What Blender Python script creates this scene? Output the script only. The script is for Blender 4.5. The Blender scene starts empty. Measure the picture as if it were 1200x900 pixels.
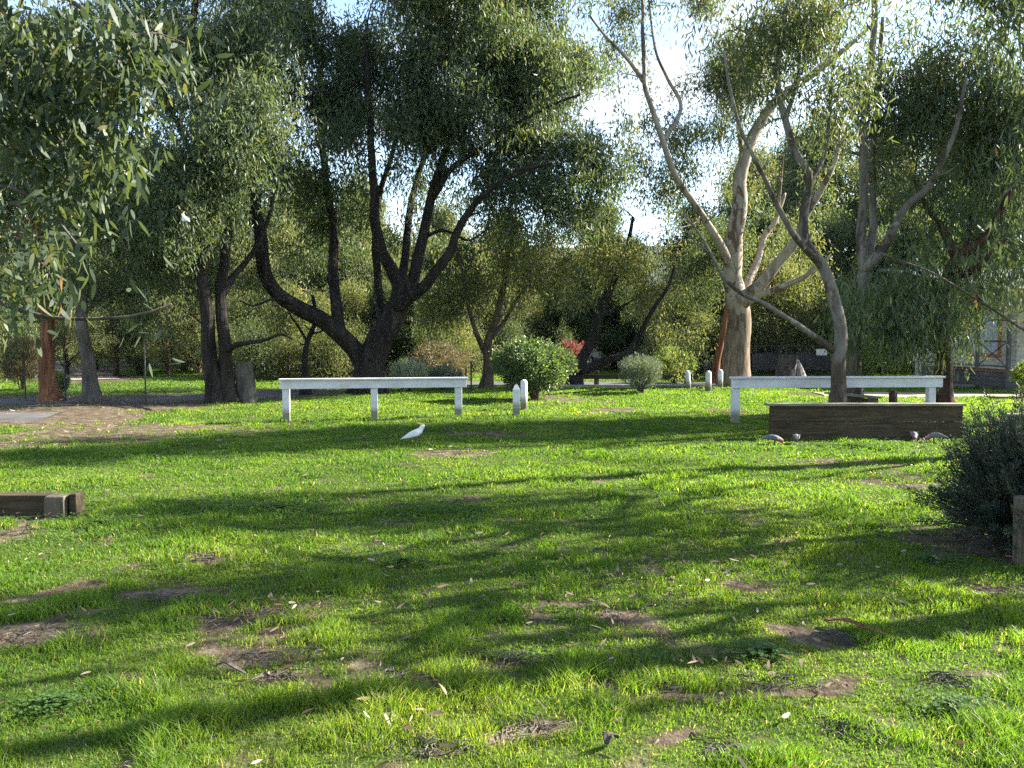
import bpy, math, random
import numpy as np
from mathutils import Vector, Matrix

SEED = 7
rng = np.random.default_rng(SEED)
random.seed(SEED)
sc = bpy.context.scene
col = sc.collection
PI = math.pi

# ------------------------------------------------------------------ camera model
CAM_H, FPX, HOR = 1.6, 960.0, 395.0
PITCH = math.atan((450 - HOR) / FPX)
cP, sP = math.cos(PITCH), math.sin(PITCH)

def ray(px, py):
    u, v = (px - 600) / FPX, (450 - py) / FPX
    return np.array([u, cP + v * sP, -sP + v * cP])

def at(px, py, d):
    r = ray(px, py)
    return np.array([0, 0, CAM_H]) + r * (d / r[1])

def gnd(px, py):
    r = ray(px, py)
    return (r * (-CAM_H / r[2]))[:2]

# sun: to the right and a little behind the scene
SUN_AZ, SUN_EL = math.radians(72), math.radians(31)
S = np.array([math.sin(SUN_AZ) * math.cos(SUN_EL), math.cos(SUN_AZ) * math.cos(SUN_EL), math.sin(SUN_EL)])

# ------------------------------------------------------------------ noise
_tab = np.random.default_rng(99).random((257, 257))
def vnoise(x, y):
    x = np.asarray(x, float); y = np.asarray(y, float)
    xi, yi = np.floor(x).astype(int), np.floor(y).astype(int)
    fx, fy = x - xi, y - yi
    fx = fx * fx * (3 - 2 * fx); fy = fy * fy * (3 - 2 * fy)
    a, b = xi % 256, yi % 256
    a1, b1 = (xi + 1) % 256, (yi + 1) % 256
    t = _tab
    return (t[a, b] * (1 - fx) + t[a1, b] * fx) * (1 - fy) + (t[a, b1] * (1 - fx) + t[a1, b1] * fx) * fy
def fbm(x, y, o=3):
    s, a, t = 0, 1.0, 0
    for k in range(o):
        s = s + a * vnoise(x * 2 ** k + 17.3 * k, y * 2 ** k + 5.7 * k); t += a; a *= .5
    return s / t

def height(x, y):
    x = np.asarray(x, float); y = np.asarray(y, float)
    h = .10 * (fbm(x * .22 + 40, y * .3 + 11, 2) - .5) + .035 * (fbm(x * 1.1, y * 1.1, 2) - .5)
    far = np.clip((y - 34) / 30, 0, 1)
    return h + far * far * .7 * np.clip((6 - x) / 14, 0, 1)

# bare earth (pixel ellipses turned into ground ellipses)
_DP = [(70,747,75,12),(300,722,70,12),(335,768,66,13),(140,818,48,17),(235,656,34,6),(215,702,45,7),(540,533,42,6),
       (545,587,30,4),(985,541,45,5),(1075,565,55,8),(1130,637,75,13),(720,716,45,10),(500,886,70,15),(770,802,65,7),
       (900,804,75,9),(620,866,30,6),(850,890,30,9),(20,622,62,22),(720,482,30,3),(20,518,75,7),(90,507,150,8),(150,500,120,5),(250,499,60,3),(590,777,45,5),
       (1010,862,40,8),(840,482,25,4),(650,467,45,5),(700,640,30,4),(1180,690,40,10),(560,505,30,3),(200,880,30,7),
       (700,795,40,7),(330,800,25,6),(455,800,20,7),(980,745,20,5),(1110,800,30,7),(60,690,40,7),(640,705,40,4)]
_DE = []
for px, py, rx, ry in _DP:
    c = gnd(px, py); a = gnd(px, py - ry); b = gnd(px, py + ry)
    _DE.append((c[0], c[1], rx / FPX * c[1], max(abs(a[1] - b[1]) / 2, .08)))
def seg_dist(x, y, pts):
    best = np.full(np.shape(x), 1e9)
    for (x0, y0), (x1, y1) in zip(pts[:-1], pts[1:]):
        dx, dy = x1 - x0, y1 - y0
        t = np.clip(((x - x0) * dx + (y - y0) * dy) / (dx * dx + dy * dy), 0, 1)
        best = np.minimum(best, np.hypot(x - x0 - t * dx, y - y0 - t * dy))
    return best
PATH_L = [(-30, 20.4), (-14, 20.6), (-10, 21.0), (-7.6, 22.2), (-6.6, 23.6)]
PATH_D = [(-30, 16.7), (-13, 16.5), (-10.2, 16.35), (-9.3, 16.5)]
ROAD_B = [(-2.6, 28.6), (0, 28.1), (5, 28.0), (12, 27.9), (22, 27.4), (40, 27)]
PATH_R = [(8.6, 23.0), (12, 22.7), (18, 22.3), (40, 21.5)]
TRACK = [(-15.5, 30), (-19, 36), (-26, 46)]
def dirt(x, y):
    x = np.asarray(x, float); y = np.asarray(y, float)
    n = fbm(x * 1.9 + 3, y * 1.9 + 8, 3); n2 = fbm(x * 7, y * 7, 2); x0, y0 = x, y
    x = x + 1.1 * (fbm(x0 * 1.6 + 70, y0 * 1.6, 3) - .5); y = y + .8 * (fbm(x0 * 1.6, y0 * 1.6 + 50, 3) - .5)
    m = np.zeros_like(x)
    for cx, cy, rx, ry in _DE:
        r = np.sqrt(((x - cx) / rx) ** 2 + ((y - cy) / ry) ** 2)
        m = np.maximum(m, np.clip(1.15 - r * .8 + (n - .5) * 1.7 + (n2 - .5) * 1.5, 0, 1))
    m = np.maximum(m, np.clip((n * .7 + n2 * .3 - .66) * 5, 0, .7))
    for p, w in ((PATH_L, 2.4), (PATH_D, 2.0), (TRACK, 2.2)):
        m = np.maximum(m, np.clip((w - seg_dist(x, y, p)) * 1.5 + (n - .5) * 1.6, 0, 1))
    # leaf mulch bed below the two left trunks
    r = np.sqrt(((x + 10.6) / 3.6) ** 2 + ((y - 19.3) / 1.5) ** 2)
    m = np.maximum(m, np.clip((1.15 - r) * 3 + (n - .5) * 1.5, 0, 1))
    return m

# ------------------------------------------------------------------ object helpers
def link(o, parent=None):
    col.objects.link(o)
    if parent is not None: o.parent = parent
    return o
def tag(o, label=None, cat=None, group=None, kind=None):
    if label: o["label"] = label
    if cat: o["category"] = cat
    if group: o["group"] = group
    if kind: o["kind"] = kind
    return o
def empty(name, loc, label, cat, group=None, rz=0):
    o = bpy.data.objects.new(name, None); o.empty_display_size = .2
    o.location = [float(v) for v in loc]; o.rotation_euler = (0, 0, rz)
    link(o); return tag(o, label, cat, group)

def mesh_np(name, V, loops, counts, mats, attr=None, smooth=False, midx=None):
    """V (n,3); loops flat indices; counts verts per face"""
    me = bpy.data.meshes.new(name)
    V = np.ascontiguousarray(V, np.float32)
    me.vertices.add(len(V)); me.vertices.foreach_set("co", V.ravel())
    loops = np.ascontiguousarray(loops, np.int32); counts = np.ascontiguousarray(counts, np.int32)
    me.loops.add(len(loops)); me.loops.foreach_set("vertex_index", loops)
    me.polygons.add(len(counts))
    st = np.zeros(len(counts), np.int32); st[1:] = np.cumsum(counts)[:-1]
    me.polygons.foreach_set("loop_start", st)
    me.polygons.foreach_set("use_smooth", np.full(len(counts), smooth))
    if midx is not None: me.polygons.foreach_set("material_index", np.ascontiguousarray(midx, np.int32))
    for k, (dom, arr) in (attr or {}).items():
        a = me.attributes.new(k, 'FLOAT', dom); a.data.foreach_set("value", np.ascontiguousarray(arr, np.float32))
    me.update(calc_edges=True)
    for m in (mats if isinstance(mats, (list, tuple)) else [mats]): me.materials.append(m)
    return me
def obj(name, me, parent=None, loc=None):
    o = bpy.data.objects.new(name, me); link(o, parent)
    if loc is not None: o.location = [float(v) for v in loc]
    return o

class MB:
    """collects solid shapes into one mesh"""
    def __init__(s): s.v, s.l, s.c, s.m, s.n = [], [], [], [], 0
    def add(s, V, F, mi=0):
        V = np.asarray(V, float); s.v.append(V)
        for f in F:
            s.l.extend([i + s.n for i in f]); s.c.append(len(f)); s.m.append(mi)
        s.n += len(V); return s
    def addq(s, V, L, C):
        s.v.append(np.asarray(V)); s.l.extend((np.asarray(L) + s.n).tolist()); s.c.extend(np.asarray(C).tolist()); s.m.extend([0] * len(C)); s.n += len(V)
    def build(s, name, mats, parent=None, loc=None, smooth=False, bevel=0):
        me = mesh_np(name, np.concatenate(s.v), s.l, s.c, mats, smooth=smooth, midx=s.m)
        o = obj(name, me, parent, loc)
        if bevel:
            b = o.modifiers.new("bevel", 'BEVEL'); b.width = bevel; b.segments = 2; b.limit_method = 'ANGLE'
        return o
    def box(s, lo, hi, mi=0, mat=None, jit=0):
        (x0, y0, z0), (x1, y1, z1) = lo, hi
        V = np.array([(x0,y0,z0),(x1,y0,z0),(x1,y1,z0),(x0,y1,z0),(x0,y0,z1),(x1,y0,z1),(x1,y1,z1),(x0,y1,z1)], float)
        if jit: V += rng.normal(0, jit, V.shape)
        if mat is not None: V = np.array([list(mat @ Vector(p)) for p in V])
        return s.add(V, [(0,3,2,1),(4,5,6,7),(0,1,5,4),(1,2,6,5),(2,3,7,6),(3,0,4,7)], mi)
    def tube(s, P, R, n=8, lump=0, lf=1.0):
        V, L, C = tube(P, R, n, lump, lf); s.addq(V, L, C); return s
    def loft(s, rings, mi=0):
        """rings: list of (m,3) arrays"""
        m = len(rings[0]); V = np.concatenate(rings); F = []
        for k in range(len(rings) - 1):
            for j in range(m):
                a, b = k * m + j, k * m + (j + 1) % m
                F.append((a, b, b + m, a + m))
        F.append(tuple(reversed(range(m)))); F.append(tuple(range((len(rings) - 1) * m, len(rings) * m)))
        return s.add(V, F, mi)

def smooth_path(P, step):
    P = np.asarray(P, float)
    if len(P) < 3: 
        n = max(2, int(np.linalg.norm(P[-1] - P[0]) / step)); t = np.linspace(0, 1, n + 1)[:, None]
        return P[0] * (1 - t) + P[-1] * t, np.linspace(0, 1, n + 1)
    ext = np.vstack([2 * P[0] - P[1], P, 2 * P[-1] - P[-2]])
    out = []; 
    for i in range(1, len(ext) - 2):
        p0, p1, p2, p3 = ext[i - 1:i + 3]
        n = max(2, int(np.linalg.norm(p2 - p1) / step))
        for k in range(n):
            t = k / n
            out.append(.5 * ((2 * p1) + (-p0 + p2) * t + (2 * p0 - 5 * p1 + 4 * p2 - p3) * t * t + (-p0 + 3 * p1 - 3 * p2 + p3) * t ** 3))
    out.append(P[-1]); out = np.array(out)
    L = np.concatenate([[0], np.cumsum(np.linalg.norm(np.diff(out, axis=0), axis=1))])
    return out, L / max(L[-1], 1e-6)

def tube(P, R, n=8, lump=0, lf=1.0):
    P = np.asarray(P, float); R = np.asarray(R, float); m = len(P)
    T = np.gradient(P, axis=0); T /= np.linalg.norm(T, axis=1)[:, None] + 1e-9
    ref = np.array([1., 0, 0]) if abs(T[0][0]) < .8 else np.array([0, 1., 0])
    U = np.zeros_like(P); u = ref - T[0] * (ref @ T[0]); u /= np.linalg.norm(u)
    for i in range(m):
        u = u - T[i] * (u @ T[i]); u /= np.linalg.norm(u) + 1e-9; U[i] = u
    W = np.cross(T, U)
    a = np.linspace(0, 2 * PI, n, endpoint=False)
    rr = R[:, None] * np.ones(n)[None]
    if lump:
        Ls = np.concatenate([[0], np.cumsum(np.linalg.norm(np.diff(P, axis=0), axis=1))])
        ph = rng.random() * 50
        nz = .6 * fbm(ph + 1.6 * np.cos(a)[None] + Ls[:, None] * .5 * lf, ph + 1.6 * np.sin(a)[None] + Ls[:, None] * .35 * lf, 2) \
           + .4 * vnoise(ph + 5 * np.cos(a)[None], 5 * np.sin(a)[None] + ph + Ls[:, None] * .8)
        rr = rr * (1 + lump * 2 * (nz - .5))
    V = P[:, None] + rr[..., None] * (np.cos(a)[None, :, None] * U[:, None] + np.sin(a)[None, :, None] * W[:, None])
    V = V.reshape(-1, 3)
    i = np.arange(m - 1)[:, None] * n; j = np.arange(n)[None]; j2 = (j + 1) % n
    Q = np.stack([i + j, i + j2, i + n + j2, i + n + j], -1).reshape(-1, 4)
    L = np.concatenate([Q.ravel(), np.arange(n)[::-1], (m - 1) * n + np.arange(n)])
    C = np.concatenate([np.full(len(Q), 4), [n, n]])
    return V, L, C

# ------------------------------------------------------------------ materials
def newmat(name):
    m = bpy.data.materials.new(name); m.use_nodes = True
    nt = m.node_tree; nt.nodes.clear()
    out = nt.nodes.new('ShaderNodeOutputMaterial')
    return m, nt, out
def N(nt, t, **kw):
    n = nt.nodes.new(t)
    for k, v in kw.items():
        if k in n.inputs.keys() if isinstance(k, str) else False: n.inputs[k].default_value = v
        else: setattr(n, k, v)
    return n
def ramp(nt, stops, fac=None, interp='LINEAR'):
    r = nt.nodes.new('ShaderNodeValToRGB'); r.color_ramp.interpolation = interp
    e = r.color_ramp.elements
    while len(e) < len(stops): e.new(.5)
    for k, (p, c) in enumerate(stops): e[k].position = p; e[k].color = (*c, 1)
    if fac is not None: nt.links.new(fac, r.inputs[0])
    return r
def noise(nt, scale, detail=4, vec=None, dist=0, rough=.6):
    n = nt.nodes.new('ShaderNodeTexNoise'); n.inputs['Scale'].default_value = scale; n.inputs['Detail'].default_value = detail
    n.inputs['Distortion'].default_value = dist; n.inputs['Roughness'].default_value = rough
    if vec is not None: nt.links.new(vec, n.inputs['Vector'])
    return n
def coords(nt, scale=(1, 1, 1), kind='Object'):
    t = nt.nodes.new('ShaderNodeTexCoord'); mp = nt.nodes.new('ShaderNodeMapping'); mp.inputs['Scale'].default_value = scale
    nt.links.new(t.outputs[kind], mp.inputs[0]); return mp.outputs[0]
def mixc(nt, fac, a, b, mode='MIX'):
    m = nt.nodes.new('ShaderNodeMix'); m.data_type = 'RGBA'; m.blend_type = mode
    for sock, v in ((m.inputs[0], fac), (m.inputs[6], a), (m.inputs[7], b)):
        if isinstance(v, (int, float)): sock.default_value = v
        elif isinstance(v, tuple): sock.default_value = (*v, 1)
        else: nt.links.new(v, sock)
    return m.outputs[2]
def pbsdf(nt, out, colr, rough=.8, spec=.3, bump=None, bstr=.4, bdist=.02, metal=0):
    p = nt.nodes.new('ShaderNodeBsdfPrincipled')
    if isinstance(colr, tuple): p.inputs['Base Color'].default_value = (*colr, 1)
    else: nt.links.new(colr, p.inputs['Base Color'])
    if isinstance(rough, (int, float)): p.inputs['Roughness'].default_value = rough
    else: nt.links.new(rough, p.inputs['Roughness'])
    p.inputs['Specular IOR Level'].default_value = spec; p.inputs['Metallic'].default_value = metal
    if bump is not None:
        b = nt.nodes.new('ShaderNodeBump'); b.inputs['Strength'].default_value = bstr; b.inputs['Distance'].default_value = bdist
        nt.links.new(bump, b.inputs['Height']); nt.links.new(b.outputs[0], p.inputs['Normal'])
    if out is not None: nt.links.new(p.outputs[0], out.inputs[0])
    return p

def leaf_mat(name, stops, trans=2.0, tfac=.42, rough=.5, spec=.35, ycol=(1.15, 1.1, .45)):
    m, nt, out = newmat(name)
    a = nt.nodes.new('ShaderNodeAttribute'); a.attribute_name = 'tint'
    r = ramp(nt, stops, a.outputs['Fac'])
    p = pbsdf(nt, None, r.outputs[0], rough, spec)
    t = nt.nodes.new('ShaderNodeBsdfTranslucent')
    tc = mixc(nt, 1.0, r.outputs[0], tuple(trans * c for c in ycol), 'MULTIPLY')
    nt.links.new(tc, t.inputs[0])
    mx = nt.nodes.new('ShaderNodeMixShader'); mx.inputs[0].default_value = tfac
    nt.links.new(p.outputs[0], mx.inputs[1]); nt.links.new(t.outputs[0], mx.inputs[2]); nt.links.new(mx.outputs[0], out.inputs[0])
    return m

LM = {
 'dark': leaf_mat('dark_blue_green_leaf', [(0, (.046, .076, .046)), (.5, (.078, .115, .062)), (.85, (.125, .155, .072)), (1, (.18, .16, .08))], trans=1.6, spec=.38, rough=.48),
 'gum': leaf_mat('grey_green_gum_leaf', [(0, (.050, .075, .045)), (.55, (.080, .105, .055)), (.88, (.12, .13, .055)), (1, (.20, .14, .06))]),
 'olive': leaf_mat('olive_leaf', [(0, (.058, .080, .040)), (.5, (.110, .132, .058)), (.85, (.17, .178, .078)), (1, (.24, .19, .10))]),
 'pale': leaf_mat('pale_olive_leaf', [(0, (.075, .095, .050)), (.5, (.135, .155, .075)), (.85, (.20, .205, .10)), (1, (.26, .21, .12))]),
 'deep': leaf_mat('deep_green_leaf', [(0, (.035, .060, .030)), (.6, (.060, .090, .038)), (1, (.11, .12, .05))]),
 'near': leaf_mat('near_gum_leaf', [(0, (.035, .058, .042)), (.5, (.058, .085, .050)), (.85, (.095, .115, .050)), (.97, (.13, .13, .055)), (1, (.22, .12, .05))], spec=.30, rough=.5, trans=1.55),
 'bush': leaf_mat('glossy_bush_leaf', [(0, (.040, .080, .028)), (.6, (.078, .128, .048)), (1, (.16, .20, .09))], spec=.55, rough=.35, trans=1.5),
 'grey': leaf_mat('grey_blue_leaf', [(0, (.075, .105, .090)), (.6, (.120, .155, .130)), (1, (.18, .21, .17))], tfac=.25),
 'silver': leaf_mat('silver_leaf', [(0, (.20, .24, .18)), (.6, (.30, .34, .26)), (1, (.38, .40, .32))], tfac=.25),
 'brown': leaf_mat('dry_brown_leaf', [(0, (.07, .055, .034)), (.6, (.115, .095, .058)), (1, (.17, .145, .09))], tfac=.25),
 'red': leaf_mat('red_leaf', [(0, (.075, .04, .036)), (.6, (.13, .065, .055)), (1, (.19, .12, .09))], ycol=(1.2, .6, .5)),
 'lime': leaf_mat('yellow_green_leaf', [(0, (.08, .13, .03)), (.6, (.13, .19, .045)), (1, (.19, .22, .06))]),
 'juniper': leaf_mat('juniper_needle', [(0, (.016, .030, .024)), (.6, (.030, .052, .040)), (.93, (.055, .082, .062)), (1, (.10, .085, .05))], tfac=.18),
 'clover': leaf_mat('clover_leaf', [(0, (.045, .100, .022)), (1, (.085, .155, .035))], tfac=.42, trans=1.7),
 'litter': leaf_mat('dead_leaf', [(0, (.065, .042, .026)), (.45, (.14, .098, .065)), (.85, (.24, .185, .135)), (1, (.36, .30, .24))], tfac=.15, rough=.7, ycol=(1, .85, .6)),
 'grass': leaf_mat('grass_blade', [(0, (.055, .110, .016)), (.45, (.090, .163, .022)), (.8, (.14, .20, .028)), (.93, (.20, .225, .05)), (1, (.36, .30, .17))], trans=1.9, tfac=.5, rough=.5, spec=.3, ycol=(1.12, 1.12, .40)),
}

def bark_mat(name, cols, vscale=(9, 9, 1.6), bstr=.9, bdist=.05, patch=None, low=None):
    m, nt, out = newmat(name)
    v = coords(nt, vscale); n1 = noise(nt, 1.0, 6, v, .6)
    v2 = coords(nt, (1, 1, .45)); n2 = noise(nt, 2.2, 5, v2, .4)
    c = ramp(nt, cols, n1.outputs[0]).outputs[0]
    if patch:
        rp = ramp(nt, [(patch[1], (0, 0, 0)), (patch[1] + .06, (1, 1, 1))], n2.outputs[0])
        c = mixc(nt, rp.outputs[0], c, patch[0])
        n3 = noise(nt, 5.5, 4, v2, .8)
        rp2 = ramp(nt, [(.60, (0, 0, 0)), (.66, (1, 1, 1))], n3.outputs[0])
        c = mixc(nt, rp2.outputs[0], c, patch[2])
    else:
        d = ramp(nt, [(.3, (.55, .55, .55)), (.7, (1.25, 1.25, 1.25))], n2.outputs[0])
        c = mixc(nt, 1.0, c, d.outputs[0], 'MULTIPLY')
    if low:      # rough brown bark persists on the lowest metres of smooth gums
        sp = nt.nodes.new('ShaderNodeSeparateXYZ'); tc = nt.nodes.new('ShaderNodeTexCoord'); nt.links.new(tc.outputs['Object'], sp.inputs[0])
        ma = nt.nodes.new('ShaderNodeMath'); ma.operation = 'MULTIPLY_ADD'; nt.links.new(n2.outputs[0], ma.inputs[0]); ma.inputs[1].default_value = low[0] * 1.6
        mb = nt.nodes.new('ShaderNodeMath'); mb.operation = 'SUBTRACT'; mb.inputs[0].default_value = low[0] * .2; nt.links.new(sp.outputs[2], mb.inputs[1]); nt.links.new(mb.outputs[0], ma.inputs[2])
        rl = ramp(nt, [(0, (0, 0, 0)), (.12, (1, 1, 1))], ma.outputs[0])
        n4 = noise(nt, 1.0, 6, coords(nt, (11, 11, 2.2)), .7)
        cl = ramp(nt, low[1], n4.outputs[0]).outputs[0]
        c = mixc(nt, rl.outputs[0], c, cl)
    pbsdf(nt, out, c, .88, .2, n1.outputs[0], bstr, bdist)
    return m
BM = {
 'dark': bark_mat('dark_furrowed_bark', [(.30, (.009, .007, .006)), (.5, (.026, .021, .018)), (.72, (.056, .046, .039))], (8, 8, .9), 1.0, .09),
 'brown': bark_mat('brown_bark', [(.3, (.030, .022, .017)), (.5, (.085, .060, .045)), (.75, (.16, .12, .09))], (10, 10, 1.4)),
 'grey': bark_mat('grey_bark', [(.3, (.045, .038, .032)), (.5, (.10, .088, .075)), (.75, (.17, .152, .13))], (8, 8, 2)),
 'red': bark_mat('red_stringy_bark', [(.3, (.055, .022, .013)), (.5, (.20, .085, .042)), (.75, (.36, .18, .10))], (14, 14, .9), 1.0, .06),
 'darkred': bark_mat('dark_reddish_bark', [(.3, (.022, .014, .011)), (.5, (.075, .042, .028)), (.75, (.17, .10, .065))], (12, 12, 1.0), 1.0, .05),
 'white': bark_mat('smooth_white_gum_bark', [(.25, (.20, .15, .105)), (.5, (.30, .25, .19)), (.75, (.41, .36, .30))], (3.5, 3.5, 1.0), .5, .04, ((.10, .072, .05), .52, (.40, .35, .29)), (2.6, [(.3, (.06, .042, .028)), (.5, (.15, .11, .075)), (.68, (.26, .21, .15)), (.8, (.36, .31, .25))])),
 'graysmooth': bark_mat('smooth_grey_gum_bark', [(.25, (.085, .072, .06)), (.5, (.145, .128, .11)), (.75, (.22, .20, .175))], (6, 6, 1.6), .45, .03, ((.06, .046, .036), .54, (.24, .22, .19)), (1.6, [(.3, (.03, .023, .017)), (.5, (.075, .058, .044)), (.75, (.15, .125, .10))])),
}
def paint_mat():
    m, nt, out = newmat('weathered_white_paint')
    n = noise(nt, 3, 5, coords(nt, (1, 1, 3))); n2 = noise(nt, 40, 3, coords(nt))
    c = ramp(nt, [(.25, (.47, .47, .475)), (.55, (.63, .63, .65)), (.8, (.69, .69, .71))], n.outputs[0]).outputs[0]
    d = ramp(nt, [(.66, (0, 0, 0)), (.74, (1, 1, 1))], n2.outputs[0]).outputs[0]
    c = mixc(nt, d, c, (.42, .39, .33))
    sp = nt.nodes.new('ShaderNodeSeparateXYZ'); tc = nt.nodes.new('ShaderNodeTexCoord'); nt.links.new(tc.outputs['Object'], sp.inputs[0])
    ma = nt.nodes.new('ShaderNodeMath'); ma.operation = 'MULTIPLY_ADD'; nt.links.new(n.outputs[0], ma.inputs[0]); ma.inputs[1].default_value = -.35; nt.links.new(sp.outputs[2], ma.inputs[2])
    gr = ramp(nt, [(0, (1, 1, 1)), (.10, (0, 0, 0))], ma.outputs[0]).outputs[0]
    c = mixc(nt, gr, c, (.20, .19, .13))
    n5 = noise(nt, 1.0, 5, coords(nt, (26, 26, 1.3)))
    c = mixc(nt, ramp(nt, [(.60, (0, 0, 0)), (.75, (.45, .45, .45))], n5.outputs[0]).outputs[0], c, (.30, .29, .25))
    pbsdf(nt, out, c, .55, .4, n2.outputs[0], .15, .004); return m
M_WHITE = paint_mat()
def wood_mat(name, a, b, c, scale=(1.2, 14, 14)):
    m, nt, out = newmat(name)
    n = noise(nt, 2.0, 6, coords(nt, scale), .8); n2 = noise(nt, 1.1, 3, coords(nt))
    k = ramp(nt, [(.28, a), (.5, b), (.75, c)], n.outputs[0]).outputs[0]
    d = ramp(nt, [(.3, (.65, .65, .65)), (.7, (1.2, 1.2, 1.2))], n2.outputs[0]).outputs[0]
    k = mixc(nt, 1.0, k, d, 'MULTIPLY')
    pbsdf(nt, out, k, .85, .25, n.outputs[0], .5, .008); return m
M_SLEEPER = wood_mat('weathered_treated_timber', (.028, .019, .011), (.062, .045, .027), (.115, .085, .055))
M_SLEEPV = wood_mat('weathered_treated_timber_upright', (.05, .042, .03), (.115, .098, .07), (.19, .165, .122), (14, 14, 1.2))
M_CAP = wood_mat('grey_timber_capping', (.12, .105, .08), (.22, .19, .15), (.32, .29, .24))
M_DECK = wood_mat('red_brown_decking', (.12, .05, .03), (.22, .10, .06), (.30, .15, .09))
M_SKIRT = wood_mat('grey_skirt_board', (.06, .06, .06), (.10, .10, .10), (.15, .15, .145))
M_ORANGE = wood_mat('orange_varnished_timber', (.42, .18, .05), (.55, .26, .07), (.62, .33, .11), (10, 10, 1))
M_CREAM = wood_mat('cream_weatherboard_paint', (.52, .49, .40), (.62, .59, .48), (.68, .65, .54))
def plain(name, c, rough=.6, spec=.4, metal=0, nscale=8, var=.25):
    m, nt, out = newmat(name)
    n = noise(nt, nscale, 4, coords(nt))
    lo, hi = tuple(x * (1 - var) for x in c), tuple(min(1, x * (1 + var)) for x in c)
    pbsdf(nt, out, ramp(nt, [(.3, lo), (.7, hi)], n.outputs[0]).outputs[0], rough, spec, metal=metal); return m
M_STEEL = plain('dark_steel', (.03, .032, .03), .6)
M_WIRE = plain('galvanised_wire', (.20, .20, .19), .5, .5, .6)
M_GLASS = plain('dark_window_glass', (.02, .025, .03), .08, .8, 0, 3, .1)
M_PANE = plain('painted_sky_reflection_glass', (.55, .60, .66), .12, .7, 0, 3, .1)  # pale blue base colour paints the sky's reflection into the pane
M_ROOF = plain('grey_metal_roof', (.06, .065, .065), .5, .5)
M_SIGN = plain('white_sign_paint', (.78, .78, .78), .5)
M_INK = plain('sign_lettering', (.10, .10, .11), .6)
M_CAR = plain('silver_car_paint', (.36, .37, .39), .25, .6, .3, 3, .05)
M_TYRE = plain('tyre_rubber', (.02, .02, .02), .8)
M_LAMP = plain('red_lamp_lens', (.35, .03, .02), .3)
M_FEATHW = plain('white_feather', (.78, .78, .79), .7, .2, 0, 30, .06)
M_CREST = plain('yellow_crest_feather', (.72, .58, .12), .7, .2)
M_FEATHG = plain('grey_feather', (.13, .135, .155), .7, .2, 0, 30, .2)
M_PINK = plain('rose_pink_feather', (.34, .085, .10), .7, .2, 0, 30, .15)
M_PALEPINK = plain('pale_pink_crown_feather', (.42, .29, .29), .7, .2)
M_BEAK = plain('dark_beak', (.05, .05, .055), .5)
M_BEAKP = plain('horn_coloured_beak', (.45, .42, .36), .5)
M_LEG = plain('grey_bird_leg', (.12, .11, .11), .7)
M_EYE = plain('black_eye', (.01, .01, .01), .2)
M_STONE = plain('weathered_grey_stump_wood', (.25, .235, .21), .9, .2, 0, 6, .4)

def ground_mat():
    m, nt, out = newmat('lawn_and_bare_soil')
    v = coords(nt)
    a = nt.nodes.new('ShaderNodeAttribute'); a.attribute_name = 'dirt'
    n = noise(nt, .9, 6, v); nf = noise(nt, 26, 5, v, .3); nm = noise(nt, 5, 5, v)
    g = ramp(nt, [(.30, (.030, .044, .012)), (.5, (.052, .076, .017)), (.72, (.085, .105, .026))], n.outputs[0]).outputs[0]
    gd = ramp(nt, [(.3, (.5, .5, .5)), (.7, (1.35, 1.35, 1.25))], nf.outputs[0]).outputs[0]
    g = mixc(nt, 1.0, g, gd, 'MULTIPLY')
    s = ramp(nt, [(.28, (.040, .028, .018)), (.5, (.105, .080, .055)), (.72, (.20, .165, .120))], nm.outputs[0]).outputs[0]
    sd = ramp(nt, [(.3, (.45, .42, .4)), (.7, (1.3, 1.3, 1.3))], nf.outputs[0]).outputs[0]
    s = mixc(nt, 1.0, s, sd, 'MULTIPLY')
    ad = nt.nodes.new('ShaderNodeMath'); ad.operation = 'MULTIPLY_ADD'; nt.links.new(nm.outputs[0], ad.inputs[0]); ad.inputs[1].default_value = .7
    sb = nt.nodes.new('ShaderNodeMath'); sb.operation = 'SUBTRACT'; nt.links.new(a.outputs['Fac'], sb.inputs[0]); sb.inputs[1].default_value = .35
    nt.links.new(sb.outputs[0], ad.inputs[2])
    f = ramp(nt, [(.02, (0, 0, 0)), (.60, (1, 1, 1))], ad.outputs[0]).outputs[0]
    c = mixc(nt, f, g, s)
    pbsdf(nt, out, c, .95, .1, nf.outputs[0], .9, .03); return m
M_GROUND = ground_mat()
def gravel_mat(name, a, b, c):
    m, nt, out = newmat(name); v = coords(nt)
    n = noise(nt, 1.3, 5, v); nf = noise(nt, 60, 4, v)
    k = ramp(nt, [(.3, a), (.5, b), (.72, c)], n.outputs[0]).outputs[0]
    k = mixc(nt, 1.0, k, ramp(nt, [(.3, (.7, .7, .7)), (.7, (1.25, 1.25, 1.25))], nf.outputs[0]).outputs[0], 'MULTIPLY')
    pbsdf(nt, out, k, .9, .25, nf.outputs[0], .5, .01); return m
M_ASPHALT = gravel_mat('worn_asphalt', (.05, .05, .051), (.082, .081, .081), (.125, .122, .118))
M_GRAVEL = gravel_mat('pale_gravel', (.18, .15, .115), (.27, .23, .18), (.34, .30, .25))
M_KERB = gravel_mat('concrete_kerb', (.18, .175, .165), (.26, .255, .24), (.34, .33, .31))
M_SOIL = gravel_mat('dark_mulch', (.022, .016, .012), (.045, .034, .026), (.09, .07, .055))

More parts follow.
